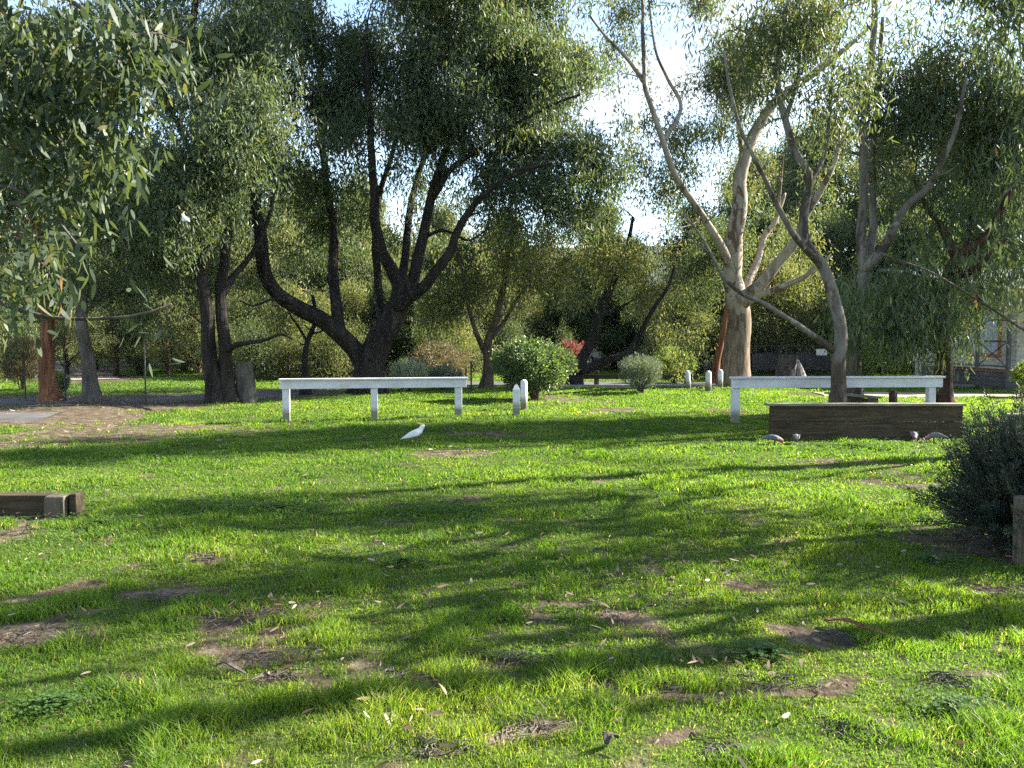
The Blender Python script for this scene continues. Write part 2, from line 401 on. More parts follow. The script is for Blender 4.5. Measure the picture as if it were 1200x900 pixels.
# ------------------------------------------------------------------ ground sheet, paths
def axis(parts):
    out = []
    for a, b, n in parts: out.extend(np.linspace(a, b, n, endpoint=False))
    return np.array(out + [parts[-1][1]])
xs = axis([(-1500, -200, 14), (-200, -60, 20), (-60, -16, 40), (-16, -5, 110), (-5, 5, 160), (5, 16, 110), (16, 60, 40), (60, 200, 20), (200, 1500, 14)])
ys = axis([(-300, -20, 10), (-20, 1.5, 20), (1.5, 9, 130), (9, 26, 190), (26, 60, 60), (60, 200, 20), (200, 2000, 16)])
GX, GY = np.meshgrid(xs, ys)
GZ = height(GX, GY); GD = dirt(GX.ravel(), GY.ravel())
nx, ny = len(xs), len(ys)
i = np.arange(ny - 1)[:, None] * nx; j = np.arange(nx - 1)[None]
Q = np.stack([i + j, i + j + 1, i + nx + j + 1, i + nx + j], -1).reshape(-1, 4)
g = obj('ground', mesh_np('ground', np.stack([GX.ravel(), GY.ravel(), GZ.ravel()], 1), Q.ravel(), np.full(len(Q), 4), M_GROUND, {'dirt': ('POINT', GD)}, True))
tag(g, kind='structure')

def ribbon(name, pts, w, mat, lift, wob=.12, thick=0.0):
    P, _ = smooth_path([(x, y, 0) for x, y in pts], .4)
    T = np.gradient(P, axis=0); T /= np.linalg.norm(T, axis=1)[:, None]
    Nn = np.stack([-T[:, 1], T[:, 0], 0 * T[:, 0]], 1)
    k = 7; rows = []
    for q in np.linspace(-1, 1, k):
        off = q * w / 2 + (wob * (fbm(P[:, 0] * 1.2 + q * 9, P[:, 1] * 1.2, 2) - .5) * 2 if abs(q) == 1 else 0)
        X = P + Nn * np.asarray(off).reshape(-1, 1) if np.ndim(off) else P + Nn * off
        edge = 1 if abs(q) < .99 else 0
        rows.append(np.stack([X[:, 0], X[:, 1], height(X[:, 0], X[:, 1]) + lift * edge - .02 * (1 - edge) * (thick == 0)], 1))
    V = np.stack(rows, 1).reshape(-1, 3); m = len(P)
    ii = np.arange(m - 1)[:, None] * k; jj = np.arange(k - 1)[None]
    Qr = np.stack([ii + jj, ii + k + jj, ii + k + jj + 1, ii + jj + 1], -1).reshape(-1, 4)
    o = obj(name, mesh_np(name, V, Qr.ravel(), np.full(len(Qr), 4), mat, None, True)); return tag(o, kind='structure')
ribbon('path', PATH_L, 1.9, M_ASPHALT, .02)
ribbon('driveway', PATH_D, 2.0, M_ASPHALT, .02)
ribbon('road', ROAD_B, 3.0, M_ASPHALT, .03)
ribbon('gravel_path', PATH_R, 1.7, M_GRAVEL, .02)
ribbon('dirt_track', TRACK, 2.6, M_GRAVEL, .02)
# kerb along the back road
kb = MB(); P, _ = smooth_path([(x, y - 1.55, 0) for x, y in ROAD_B], .6); P[:, 2] = height(P[:, 0], P[:, 1])
V = []; F = []
for p in P: V += [p + (0, -.07, -.1), p + (0, -.07, .085), p + (0, .07, .085), p + (0, .07, -.1)]
for k in range(len(P) - 1):
    b = k * 4
    for s0, s1 in ((0, 1), (1, 2), (2, 3)): F.append((b + s0, b + 4 + s0, b + 4 + s1, b + s1))
kb.add(V, F); tag(kb.build('kerb', M_KERB), kind='structure')

# far hills
def hills():
    X = np.linspace(-2200, 2200, 260); rows = []
    for k, (yy, f) in enumerate(((1050, 0), (1200, .5), (1400, .9), (1560, 1.0), (1850, .7))):
        h = f * (150 + 90 * (fbm(X * .0016 + 3, X * 0 + k * .3, 3) - .5) + 14 * fbm(X * .02, X * 0 + k, 3))
        rows.append(np.stack([X, X * 0 + yy, h - 2], 1))
    V = np.concatenate(rows); n = len(X)
    ii = np.arange(4)[:, None] * n; jj = np.arange(n - 1)[None]
    Qh = np.stack([ii + jj, ii + jj + 1, ii + n + jj + 1, ii + n + jj], -1).reshape(-1, 4)
    m, nt, out = newmat('forested_hill'); v = coords(nt); nn = noise(nt, .06, 6, v)
    pbsdf(nt, out, ramp(nt, [(.3, (.030, .045, .030)), (.7, (.075, .090, .055))], nn.outputs[0]).outputs[0], 1, 0)
    tag(obj('hills', mesh_np('hills', V, Qh.ravel(), np.full(len(Qh), 4), m, None, True)), kind='structure')
hills()

# ------------------------------------------------------------------ leaves
def rand_perp(D):
    R = rng.normal(size=D.shape); R -= D * (R * D).sum(1, keepdims=True)
    return R / (np.linalg.norm(R, axis=1, keepdims=True) + 1e-9)
def leaves_mesh(name, P, D, L, W, mat, tint, detail=0, curl=.15, twigs=None):
    """P base points, D unit directions"""
    n = len(P); Sd = rand_perp(D); Nn = np.cross(D, Sd)
    L = np.broadcast_to(L, n)[:, None]; W = np.broadcast_to(W, n)[:, None]
    if detail == 0:
        V = np.stack([P, P + D * L * .45 + Sd * W * .5 + Nn * L * curl * .5, P + D * L, P + D * L * .45 - Sd * W * .5 + Nn * L * curl * .5], 1)
        k = 4; loops = np.arange(n * 4); cnt = np.full(n, 4); t = tint
    else:
        c = (rng.random((n, 1)) - .5) * 2 * curl
        s1, s2, s3 = .22, .55, .82
        def pt(s, w): return P + D * L * s + Sd * (W * w + L * c * s * s) + Nn * L * curl * s * s * .6
        V = np.stack([pt(0, 0), pt(s1, .42), pt(s1, -.42), pt(s2, .46), pt(s2, -.46), pt(s3, .26), pt(s3, -.26), pt(1, 0)], 1)
        b = (np.arange(n) * 8)[:, None]
        loops = (b + np.array([0, 1, 2, 2, 1, 3, 4, 4, 3, 5, 6, 6, 5, 7])[None]).ravel()
        cnt = np.tile([3, 4, 4, 3], n); t = np.repeat(tint, 4)
    V = V.reshape(-1, 3); mi = None
    if twigs is not None and twigs.v:
        TV = np.concatenate(twigs.v); nf = len(cnt)
        loops = np.concatenate([loops, np.array(twigs.l) + len(V)]); cnt = np.concatenate([cnt, twigs.c]); V = np.concatenate([V, TV])
        t = np.concatenate([t, np.full(len(twigs.c), .5)]); mi = np.zeros(len(cnt), np.int32); mi[nf:] = 1
    return mesh_np(name, V, loops, cnt, mat, {'tint': ('FACE', t)}, midx=mi)

def hang_dirs(n, droop):
    D = rng.normal(size=(n, 3)) * .55; D[:, 2] -= droop
    return D / np.linalg.norm(D, axis=1, keepdims=True)

def n3(P, s):
    return .5 * (vnoise(P[:, 0] * s + 31, P[:, 2] * s + 7) + vnoise(P[:, 1] * s + 77, P[:, 2] * s * .9 + P[:, 0] * s * .5))

def clusters_from_blobs(blobs, d, cov, per, L, W, gap=.40, gscale=.8):
    """blobs: (px,py,rx,ry,weight[,doff[,depth]]) -> cluster centres, gathered in sub-clumps"""
    out = []
    for b in blobs:
        px, py, rx, ry, w = b[:5]; dd = b[5] if len(b) > 5 else 0
        c = at(px, py, d + dd); k = (d + dd) / FPX; rX, rZ = rx * k, ry * k; rY = .5 * (rX + rZ) * (b[6] if len(b) > 6 else 1)
        n = cov * w * PI * rX * rZ / (.5 * L * W) / per * .62
        sr = min(4.2 * L, .45 * min(rX, rZ)); m = max(4, int(2.2 * rX * rZ * rY / sr ** 3 * .35) + 3)
        U = rng.normal(size=(m, 3)); U /= np.linalg.norm(U, axis=1, keepdims=True)
        p = c + U * rng.random((m, 1)) ** .40 * np.array([rX, rY, rZ])
        wt = np.clip(n3(p, gscale) - gap + .10, 0, .25) * (.3 + rng.random(m)); 
        if wt.sum() <= 0: continue
        cnt = rng.poisson(n * wt / wt.sum() * min(1, (wt > 0).mean() + .25))
        q = np.repeat(p, cnt, 0); g = rng.normal(size=q.shape) * np.array([sr, sr, sr * .62]) * .52
        g[:, 2] -= .25 * np.hypot(g[:, 0], g[:, 1])          # clumps droop at the rim
        out.append(q + g)
    C = np.concatenate(out)
    return C[C[:, 2] > .35]

def leaf_cloud(C, per, spread, L, W, droop, tint_mid=.45):
    n = len(C) * per
    base = np.repeat(C, per, 0)
    off = rng.normal(size=(n, 3)) * np.array([spread * .78, spread * .78, spread * 1.15]); off[:, 2] -= spread * .35 * droop
    P = base + off
    ct = np.repeat(np.clip(tint_mid + .22 * rng.normal(size=len(C)), 0, .92), per)
    tint = np.clip(ct + .16 * rng.normal(size=n), 0, .94)
    tint[rng.random(n) < .003] = 1.0
    return P, hang_dirs(n, droop), L * (.65 + .6 * rng.random(n)), W * (.7 + .5 * rng.random(n)), tint

def make_tree(name, label, d, limbs, blobs, bark, leaf, L=.15, W=.040, per=26, cov=5.0, spread=.22, droop=.9, gap=.42, gscale=.8,
              base_px=None, group=None, detail=0, cat='tree', lump=.08, twigs=140, twig_r=.02, xf=None, nseg=12, limb_parts=True, flare=1.5, extra=None):
    """limbs: (points [(px,py[,dd])...], r0, r1); the first starts on the ground"""
    b0 = limbs[0][0][0]
    o3 = at(b0[0], b0[1], d + (b0[2] if len(b0) > 2 else 0)); org = np.array([o3[0], o3[1], float(height(o3[0], o3[1]))])
    root = empty(name, org, label, cat, group)
    skel = []
    trunk = MB(); tw = MB()
    for q, (pts, r0, r1) in enumerate(limbs):
        P = []
        for k, p in enumerate(pts):
            dd = p[2] if len(p) > 2 else 0
            P.append(at(p[0], p[1], d + dd))
        P = np.array(P)
        if q == 0: P[0] = org - (0, 0, .12)
        P, t = smooth_path(P, max(.12, r0 * .6))
        ln = np.linalg.norm(P[-1] - P[0])
        if len(P) > 6:
            ph = rng.random(3) * 90
            wob = np.stack([fbm(t * ln * .9 + ph[k], t * 0 + ph[k], 2) - .5 for k in range(3)], 1)
            P = P + wob * np.minimum(1, t * 4)[:, None] * min(.22, r0 * .8 + .03)
        R = r0 + (r1 - r0) * t ** .62
        if pts[0][1] > 440 and flare:   # root flare
            zz = P[:, 2] - org[2]; R = R * (1 + (flare - 1) * np.exp(-np.clip(zz, 0, 9) / .28))
        skel.append((P, R))
        mb_ = trunk if q == 0 or not limb_parts else MB()
        mb_.tube(P - org, R, max(8, nseg - 2 * (q > 0)), lump)
        if r0 > .09:      # broken side stubs and knots
            for z_ in rng.integers(int(len(P) * .2), max(int(len(P) * .2) + 1, int(len(P) * .85)), 3):
                a_ = rng.normal(size=3); a_ /= np.linalg.norm(a_); a_[2] = abs(a_[2]) * .6 + .1; l_ = R[z_] + .08 + .35 * rng.random() ** 2; rs = .012 + .22 * R[z_] * rng.random()
                mb_.tube(np.array([P[z_], P[z_] + a_ * l_ * .6, P[z_] + a_ * l_ + (0, 0, .05)]) - org, [rs * 1.5, rs, rs * .6], 7, .1)
        if mb_ is not trunk:
            lb = mb_; lb.build('limb', BM[bark], root, smooth=True)
    C = clusters_from_blobs(blobs, d, cov, per, L, W, gap, gscale) if blobs else np.zeros((0, 3))
    if extra is not None and len(extra): C = np.concatenate([C, extra])
    SP = np.concatenate([s[0] for s in skel]); SR = np.concatenate([s[1] for s in skel])
    hi = SP[:, 2] - org[2] > 1.2
    if hi.sum() > 4: SP, SR = SP[hi], SR[hi]
    if len(C) and twigs:
        idx = rng.choice(len(C), min(twigs, len(C)), replace=False)
        TP, TR = SP, SR
        order = idx[np.argsort(np.min(np.linalg.norm(C[idx][:, None] - SP[None, ::4], axis=2), axis=1))]
        newP, newR = [], []
        for c in C[order]:
            allP = np.concatenate([SP] + newP) if newP else SP
            allR = np.concatenate([SR] + newR) if newR else SR
            dist = np.linalg.norm(allP - c, axis=1) + np.clip(allP[:, 2] - c[2], 0, 9) * .8
            k = int(np.argmin(dist)); a = allP[k]; ln = np.linalg.norm(c - a)
            if ln < .3 or ln > 6: continue
            m = a * .5 + c * .5 + np.array([0, 0, .12 * ln]) + rng.normal(size=3) * .09 * ln
            pp, t = smooth_path([a, m, c], max(.25, ln / 5))
            r0 = min(allR[k] * .7, twig_r * (.6 + ln * .35)); rr = r0 + (max(.004, twig_r * .22) - r0) * t
            tw.tube(pp - org, rr, 5); newP.append(pp[1:]); newR.append(rr[1:])
    trunk.build('trunk', BM[bark], root, smooth=True)
    if len(C):
        P, D, LL, WW, T = leaf_cloud(C, per, spread, L, W, droop)
        ok = P[:, 2] > .15
        obj('crown', leaves_mesh('crown', (P - org)[ok], D[ok], LL[ok], WW[ok], [LM[leaf], BM[bark]], T[ok], detail, twigs=tw), root)
        print('LEAVES', name, ok.sum())
    return root

#@@TREES
# ---- big dark tree with a forked trunk behind the left rail
make_tree('forked_tree', 'massive dark tree with rugged forked trunk behind the left white rail', 23.6, [
    ([(432,462),(434,440),(436,420),(446,395),(462,367),(469,338),(466,322)], .60, .26),
    ([(428,432,-.1),(416,411,-.2),(381,379,-.5),(346,359,-.8),(323,342,-1),(309,316,-1.1),(302,267,-1.2),(297,244,-1.2),(303,180,-1.0),(312,100,-.8),(306,20,-.5),(310,-50)], .30, .06),
    ([(398,394,-.3),(395,372,-.2),(391,310,.3),(390,267,.5),(385,223,.6),(376,150,.8),(372,70,1),(360,-10,1)], .20, .05),
    ([(466,330),(458,314,-.2),(446,290,-.4),(438,238,-.7),(436,180,-.9),(430,110,-1),(428,30,-1)], .20, .05),
    ([(450,388,.3),(446,365,.5),(442,324,.8),(439,281,1),(447,220,1.2),(470,150,1.5),(480,60,1.6)], .16, .04),
    ([(466,360,-.1),(479,348,-.3),(500,330,-.6),(526,298,-.9),(535,275,-1),(560,235,-1.3),(600,205,-1.6),(650,190,-2)], .22, .04),
    ([(474,345,.1),(483,332,.2),(491,295,.4),(500,252,.4),(506,230,.4),(522,180,.5),(548,125,.6),(570,50,.6),(575,-40,.4)], .20, .05),
    ([(505,234,.4),(514,222,.1),(531,197,-.2),(575,165,-.7),(630,130,-1.2),(680,110,-1.5)], .11, .03),
    ([(468,335,.3),(476,300,.9),(480,250,1.5),(500,180,2),(530,90,2.4),(520,0,2.5)], .15, .04),
    ([(502,276,.4),(515,271,.2),(530,274,0),(550,282,-.3),(575,265,-.6)], .06, .02),
    ([(349,361,-.8),(335,352,-1.2),(318,350,-1.6),(296,358,-2),(280,352,-2.2)], .06, .02)],
    [(330,50,100,90,1),(420,30,100,95,1),(520,40,110,95,1.1),(605,50,80,80,1),(655,125,55,65,.8),(565,140,85,70,1.1),(630,205,65,45,.8),
     (455,140,85,65,.9),(350,165,75,75,.9),(590,240,55,32,.6),(695,180,32,60,.5),(400,-70,200,80,1),(560,-60,150,80,1),(290,225,40,45,.7,1.8),
     (360,245,45,40,.35,2.5),(530,250,40,32,.4,1.5),(470,225,50,36,.35,2),(670,240,36,32,.7),(425,225,60,45,.5,2.2),(390,290,40,34,.35,2.2),(482,280,45,34,.4,2.2),(345,300,30,28,.25,1.8),(520,300,36,26,.4,1.8),(700,120,34,60,.8),(712,205,28,45,.6),(655,215,45,40,.6),(640,60,60,60,.6,1),(250,60,60,80,.6)],
    'dark', 'dark', L=.20, W=.046, per=30, cov=6.5, lump=.13, twigs=260, twig_r=.028, gap=.44, gscale=.75, nseg=20, flare=1.25)

# ---- twin dark trunks
make_tree('twin_trunk_tree', 'dark tree with two close trunks beside a grey stump', 20.0, [
    ([(254,474),(249,440),(244,400),(240,340),(241,250),(236,150),(228,50),(232,-40)], .22, .07),
    ([(270,473,.1),(264,435,.1),(261,405,.1),(259,350,.2),(266,285,.4),(276,200,.5),(282,100,.6),(276,0,.6)], .20, .06),
    ([(263,412,.1),(275,405,-.1),(292,402,-.4),(312,398,-.8),(328,391,-1.1),(342,396,-1.3)], .10, .025),
    ([(260,345,.2),(275,322,.5),(290,305,.8),(305,280,1),(318,240,1.2),(325,180,1.3)], .10, .03),
    ([(241,290,0),(226,268,-.4),(205,262,-.8),(185,250,-1.2),(165,215,-1.4)], .07, .025),
    ([(239,210,0),(215,160,-.5),(190,110,-1),(170,60,-1.2)], .09, .03)],
    [(200,190,80,95,.9,-1),(260,110,70,90,1,-1),(190,300,72,50,.8,1.5),(245,280,50,45,.5,2.5),(305,135,50,75,.8,-.5),(238,210,45,50,.8,-1.2),(215,250,45,40,.8,-1.2),(225,10,95,80,1),(150,240,45,75,.8),
     (300,330,40,30,.3,3),(205,360,45,24,.35,2.5),(300,20,60,70,.8),(165,120,55,80,.9),(160,350,55,35,.6,1)],
    'dark', 'dark', L=.16, W=.042, per=28, twigs=200, twig_r=.024, gap=.42)

make_tree('leaning_grey_tree', 'slender grey trunk leaning left beside the red barked tree', 20.3, [
    ([(110,474),(104,445),(100,410),(96,360),(91,290),(86,220),(76,120),(80,20)], .19, .06),
    ([(97,370),(115,352,.3),(135,345,.6),(150,338,1)], .05, .02),
    ([(88,240),(110,180,.4),(130,120,.8)], .07, .02)],
    [(90,110,90,95,.8),(60,20,110,80,.8),(130,190,55,60,.5),(120,310,45,40,.4)], 'grey', 'gum', twigs=80, gap=.44)
make_tree('red_barked_tree', 'tree with peeling red stringy bark at the left edge', 20.4, [
    ([(60,475),(56,445),(53,410),(54,370),(50,310),(42,200),(45,80)], .21, .08),
    ([(52,330),(30,290,-.4),(8,260,-.8)], .07, .02)],
    [(40,240,75,80,.8),(20,120,90,100,.8),(35,330,60,35,.5),(0,380,40,25,.4)], 'red', 'gum', twigs=80, gap=.42, flare=1.7)

make_tree('thin_dark_tree', 'thin dark trunk standing between the stump and the left white rail', 23.0, [
    ([(358,465),(357,440),(357,415),(362,395,.2),(368,375,.4),(366,345,.5)], .13, .05),
    ([(360,400,.1),(348,380,.2),(338,365,.4)], .05, .02)],
    [(362,370,42,30,.6,3),(335,352,32,26,.5,3),(388,388,26,24,.4,3)], 'dark', 'olive', twigs=40, flare=1.7)

make_tree('reddish_tree', 'small tree with reddish brown trunk left of the round green bush', 25.8, [
    ([(569,456),(571,435),(570,412),(578,385),(586,350),(594,310),(598,270)], .20, .05),
    ([(570,415),(560,395,-.2),(553,372,-.5),(545,335,-.8),(535,290,-1)], .11, .03),
    ([(575,395),(592,375,.4),(605,352,.8),(620,330,1),(640,310,1.2)], .09, .03)],
    [(580,315,55,45,.9),(538,300,45,55,.9),(612,285,50,38,.8),(545,362,30,22,.4),(515,335,40,46,.7),(640,320,30,30,.6),(560,255,60,30,.6)],
    'brown', 'pale', L=.16, W=.044, per=26, cov=3.8, twigs=130)

make_tree('sprawling_tree', 'low tree with two dark limbs sprawling right behind the grey shrub', 26.8, [
    ([(672,455),(677,438),(683,422),(694,396),(710,352),(723,322),(734,288),(740,255)], .26, .05),
    ([(679,434,-.1),(698,429,-.3),(716,420,-.5),(733,414,-.7),(749,392,-.8),(768,362,-1),(780,340,-1.1),(790,310,-1.2)], .19, .04),
    ([(703,372),(720,362,.4),(745,350,.8),(765,330,1)], .07, .02),
    ([(700,382),(690,360,.3),(678,335,.6),(660,310,.8)], .07, .02)],
    [(690,285,58,42,1),(742,285,52,44,.9),(652,325,36,34,.6),(785,340,40,34,.7),(700,252,42,20,.8),(806,392,22,22,.7),(745,355,30,14,.3),(785,400,26,14,.4),(800,425,24,14,.6),(765,290,40,25,.5,1)],
    'dark', 'pale', L=.16, W=.044, per=26, cov=3.8, twigs=150)

# ---- white gum
make_tree('white_gum', 'big pale gum with mottled trunk behind the right white rail', 26.8, [
    ([(860,455),(862,430),(864,400),(864,365),(860,335),(857,290),(864,245),(872,200),(883,160),(908,124),(933,103),(987,60),(1020,30)], .53, .06),
    ([(858,318),(847,294,-.4),(822,250,-.8),(796,216,-1.1),(780,180,-1.3),(767,140,-1.4),(754,92,-1.5),(752,20,-1.5),(750,-40,-1.5)], .17, .04),
    ([(754,95,-1.5),(735,70,-1.8),(712,45,-2),(690,17,-2.2)], .08, .03),
    ([(776,168,-1.3),(798,128,-1),(782,92,-1),(767,55,-1),(760,-5,-1)], .08, .03),
    ([(864,352),(876,330,.2),(888,306,.5),(900,272,.8),(912,254,.9),(920,225,1)], .19, .05),
    ([(868,352,-.2),(888,336,-.5),(912,308,-.8),(932,284,-1),(946,250,-1.2),(960,226,-1.3),(978,190,-1.4),(990,140,-1.4)], .26, .05),
    ([(870,358,-.2),(888,345,-.5),(910,338,-.8),(936,328,-1.1),(952,316,-1.3),(975,300,-1.5)], .17, .05),
    ([(872,200),(867,150,.5),(864,90,.8),(868,20,1)], .11, .03),
    ([(910,254,.9),(914,220,.8),(918,180,.8)], .07, .02),
    ([(822,250,-.8),(812,262,-1.2),(790,268,-1.6),(772,272,-1.8)], .03, .01)],
    [(870,50,75,65,.9),(835,120,48,60,.9),(900,100,60,50,.45),(785,185,42,50,.8),(812,150,36,40,.6),(735,15,42,45,.7),(815,20,52,50,.9),(810,240,34,40,.5,1.5),
     (835,300,26,40,.4,1.5),(930,30,55,45,.6),(905,290,40,36,.5,1.5),(950,180,40,40,.3),(742,188,28,40,.6),(772,238,28,30,.6),(725,60,26,40,.4),(765,110,22,40,.35),(790,305,22,28,.5,1),(720,215,22,34,.5),(880,200,45,45,.4,1.8),(720,100,18,26,.25)],
    'white', 'gum', L=.17, W=.042, per=26, cov=3.4, twigs=170, twig_r=.022, gap=.44, lump=.11, nseg=18, flare=1.3)
make_tree('slim_reddish_tree', 'slim reddish trunk tight against the left side of the pale gum', 28.2, [
    ([(838,455),(840,430),(845,400),(850,370),(852,335),(848,290)], .16, .06)],
    [(840,290,36,36,.7),(822,330,30,30,.7)], 'red', 'deep', twigs=30)

# ---- near gum beside the timber wall
make_tree('grey_gum', 'grey gum with long low side branch standing just behind the timber wall', 14.6, [
    ([(982,500),(982,462),(982,430),(984,395),(980,368),(972,340),(966,322),(960,308),(948,290),(944,268),(944,230),(943,206),(931,180),(920,130),(915,80),(922,30),(930,-40)], .165, .03),
    ([(963,312),(936,281,-.3),(915,245,-.5),(895,205,-.7),(868,152,-.9),(855,108,-1),(850,60,-1)], .075, .02),
    ([(976,410),(950,391,-.2),(920,375,-.4),(893,355,-.5),(870,343,-.6),(850,325,-.7),(834,296,-.8),(818,270,-.9),(800,250,-1)], .07, .018),
    ([(944,222),(962,190,.3),(970,150,.5),(975,90,.7),(985,20,.8)], .05, .02),
    ([(921,140),(934,90,.3),(936,40,.5),(950,-20,.6)], .045, .015),
    ([(835,298,-.8),(815,285,-.9),(795,280,-1)], .02, .008)],
    [(930,-10,60,45,.8),(985,10,50,40,.7),(860,40,40,40,.5),(900,40,40,30,.35),(955,65,45,42,.6),(992,110,34,46,.5),(905,95,40,34,.45),(960,165,26,26,.25)],
    'graysmooth', 'gum', L=.15, W=.027, per=22, spread=.26, twigs=90, twig_r=.016, gap=.42, gscale=1.1, nseg=16, flare=1.2, detail=1)
make_tree('triple_stem_gum', 'gum with three upright grey stems between the pale gum and dark trunk', 17.0, [
    ([(1003,488),(1003,440),(1002,400),(1006,360),(1011,325),(1009,280),(1010,240),(1014,140),(1018,80),(1025,10),(1025,-40)], .17, .05),
    ([(1010,330),(1016,310,.2),(1022,270,.3),(1023,200,.4),(1026,130,.5),(1036,20,.6)], .11, .04),
    ([(1011,318),(1035,290,-.3),(1060,245,-.6),(1088,221,-.8),(1104,192,-1),(1120,150,-1.1),(1130,90,-1.2)], .12, .03),
    ([(1022,215,.4),(1012,180,.2),(1005,140,0),(1003,90,-.2)], .05, .02)],
    [(1010,5,60,50,.8),(1062,85,48,62,.8),(1130,95,60,85,.9),(1105,10,90,50,.9),(1075,190,40,40,.5),(1010,110,28,40,.3),(1045,150,36,36,.4),(1160,50,60,60,.9),(1085,50,50,50,.8),(1050,210,30,34,.4),(1180,150,50,60,.8)],
    'graysmooth', 'gum', L=.16, W=.03, per=24, spread=.28, twigs=120, twig_r=.018, gap=.42, gscale=1.0, nseg=14, detail=1)
make_tree('weeping_dark_tree', 'dark reddish trunk with weeping leaves at the right end of the right rail', 16.6, [
    ([(1107,492),(1106,460),(1104,420),(1103,380),(1108,335),(1120,297),(1142,285,-.2),(1163,264,-.4),(1185,225,-.6)], .24, .06),
    ([(1120,300),(1102,268,.2),(1086,244,.4),(1070,210,.6)], .11, .03),
    ([(1112,325),(1140,318,-.4),(1158,300,-.8),(1180,280,-1.1)], .12, .03),
    ([(1106,345),(1085,325,-.3),(1062,312,-.6),(1040,306,-.9)], .06, .02),
    ([(1130,292,-.1),(1140,265,.3),(1128,235,.6)], .05, .015)],
    [(1085,320,32,36,.9),(1055,335,36,36,1,-.5),(1030,355,32,32,.9,-.6),(1000,345,26,32,.8,-.6),(1085,375,36,36,.9,-.4),(1112,390,20,34,.7,-.6),(1075,385,30,20,.5,-.3),(1030,375,28,18,.4,.3),
     (1160,170,50,70,.9),(1190,100,50,90,1),(1150,330,40,36,.8,.5),(1160,355,34,24,.4,.8),(1135,375,20,24,.3,.8),(1180,300,36,40,.8),(1120,230,40,36,.6),(1180,240,36,36,.6),(1100,130,40,50,.5)],
    'darkred', 'dark', L=.20, W=.030, per=22, spread=.26, droop=1.6, twigs=150, twig_r=.016, gap=.42, gscale=1.1, nseg=14, detail=1, flare=1.3)
# ---- near sprays, trunks outside the frame
make_tree('overhanging_gum', 'large leaved gum branches hanging into the upper left corner', 4.6, [
    ([(-430,760,.6),(-420,500,.6),(-380,250,.5),(-330,0,.4),(-300,-300,.3),(-310,-560,.2)], .20, .08),
    ([(-370,200,.5),(-200,120,.3),(-60,110,.1),(60,118,0),(140,122,-.1)], .06, .008),
    ([(-340,50,.4),(-150,-40,.3),(20,-30,.2),(130,30,.1),(215,52,0)], .05, .007),
    ([(-385,290,.5),(-200,290,.3),(-60,330,.2),(50,372,.1),(150,372,.1),(200,358,.1)], .05, .006),
    ([(-375,230,.5),(-180,220,.2),(-40,215,0),(40,235,-.1),(90,290,-.1)], .045, .006),
    ([(-310,-200,.3),(-100,-180,.2),(80,-120,.1),(180,-60,0)], .05, .01)],
    [(30,60,110,80,1),(110,40,100,60,1),(190,40,50,40,.7),(50,170,95,60,1),(130,130,55,45,.8),(20,270,70,60,.9),(90,230,40,40,.5),(20,350,50,34,.6),(80,330,40,30,.4),
     (150,375,50,14,.25),(205,362,22,12,.3),(-120,100,140,160,.6),(-100,-200,250,140,.5),(120,-80,100,50,.9),(-260,-400,260,160,.4)],
    'grey', 'near', L=.10, W=.026, per=10, cov=3.6, spread=.11, droop=.9, twigs=600, twig_r=.006, gap=.40, gscale=2.4, detail=1)
make_tree('eucalyptus_tree', 'bright green gum sprays with bare twigs reaching in at the right edge', 7.4, [
    ([(1480,640,.4),(1460,420,.3),(1420,200,.2),(1400,0,.1),(1420,-200,0)], .17, .08),
    ([(1450,420,.3),(1330,440,.2),(1230,405,0),(1160,360,-.1),(1100,325,-.2),(1060,308,-.3),(1020,292,-.3)], .035, .005),
    ([(1455,300,.3),(1350,270,.2),(1250,240,.1),(1190,215,0),(1165,250,0)], .04, .006),
    ([(1430,180,.2),(1330,80,.2),(1240,20,.2),(1180,10,.2)], .04, .008),
    ([(1190,377,0),(1160,375,.1),(1130,395,.1)], .010, .004),
    ([(1150,352,-.1),(1135,330,-.2),(1128,300,-.2)], .010, .004)],
    [(1200,260,36,36,.9),(1190,320,26,26,.6),(1240,180,60,60,.9),(1200,20,50,50,.7),(1290,250,80,80,.8),(1300,60,100,100,.8),(1360,-120,140,100,.7)],
    'grey', 'near', L=.13, W=.024, per=10, cov=2.2, spread=.13, droop=1.2, twigs=110, twig_r=.008, gap=.42, gscale=2, detail=1)

#@@SHADE
# gums standing right of the frame: they throw the long shade bands over the lawn
K = 1 / math.tan(SUN_EL); SH = np.array([math.sin(SUN_AZ), math.cos(SUN_AZ)])
def shade_clusters(ellipses, zlo, zhi, dens):
    out = []
    for px, py, rx, ry, w in ellipses:
        c = gnd(px, py); a, b = gnd(px, py - ry), gnd(px, py + ry); rX = rx / FPX * c[1]; rY = max((a[1] - b[1]) / 2, .15)
        n = max(3, int(dens * w * rX * rY))
        u = rng.random(n) * 2 * PI; r = np.sqrt(rng.random(n))
        p = np.stack([c[0] + rX * r * np.cos(u), c[1] + rY * r * np.sin(u)], 1)
        p = p[fbm(p[:, 0] * .8 + 20, p[:, 1] * 3.6 + p[:, 0] * .5, 2) > .36 + .13 * rng.random(len(p))]; n = len(p)
        # height at which the sun ray from the shaded spot meets the crown
        kmin = (.66 * p[:, 1] + 1.2 - p[:, 0]) / (SH[0] - .66 * SH[1])
        z = np.maximum(zlo + (zhi - zlo) * .6 * rng.random(n), kmin / K + 2.4 * rng.random(n) ** 1.5)
        q = p + SH * (z * K)[:, None]
        ok = z < 13; q = q[ok]; z = z[ok]
        out.append(np.column_stack([q, z]))
    return np.concatenate(out)
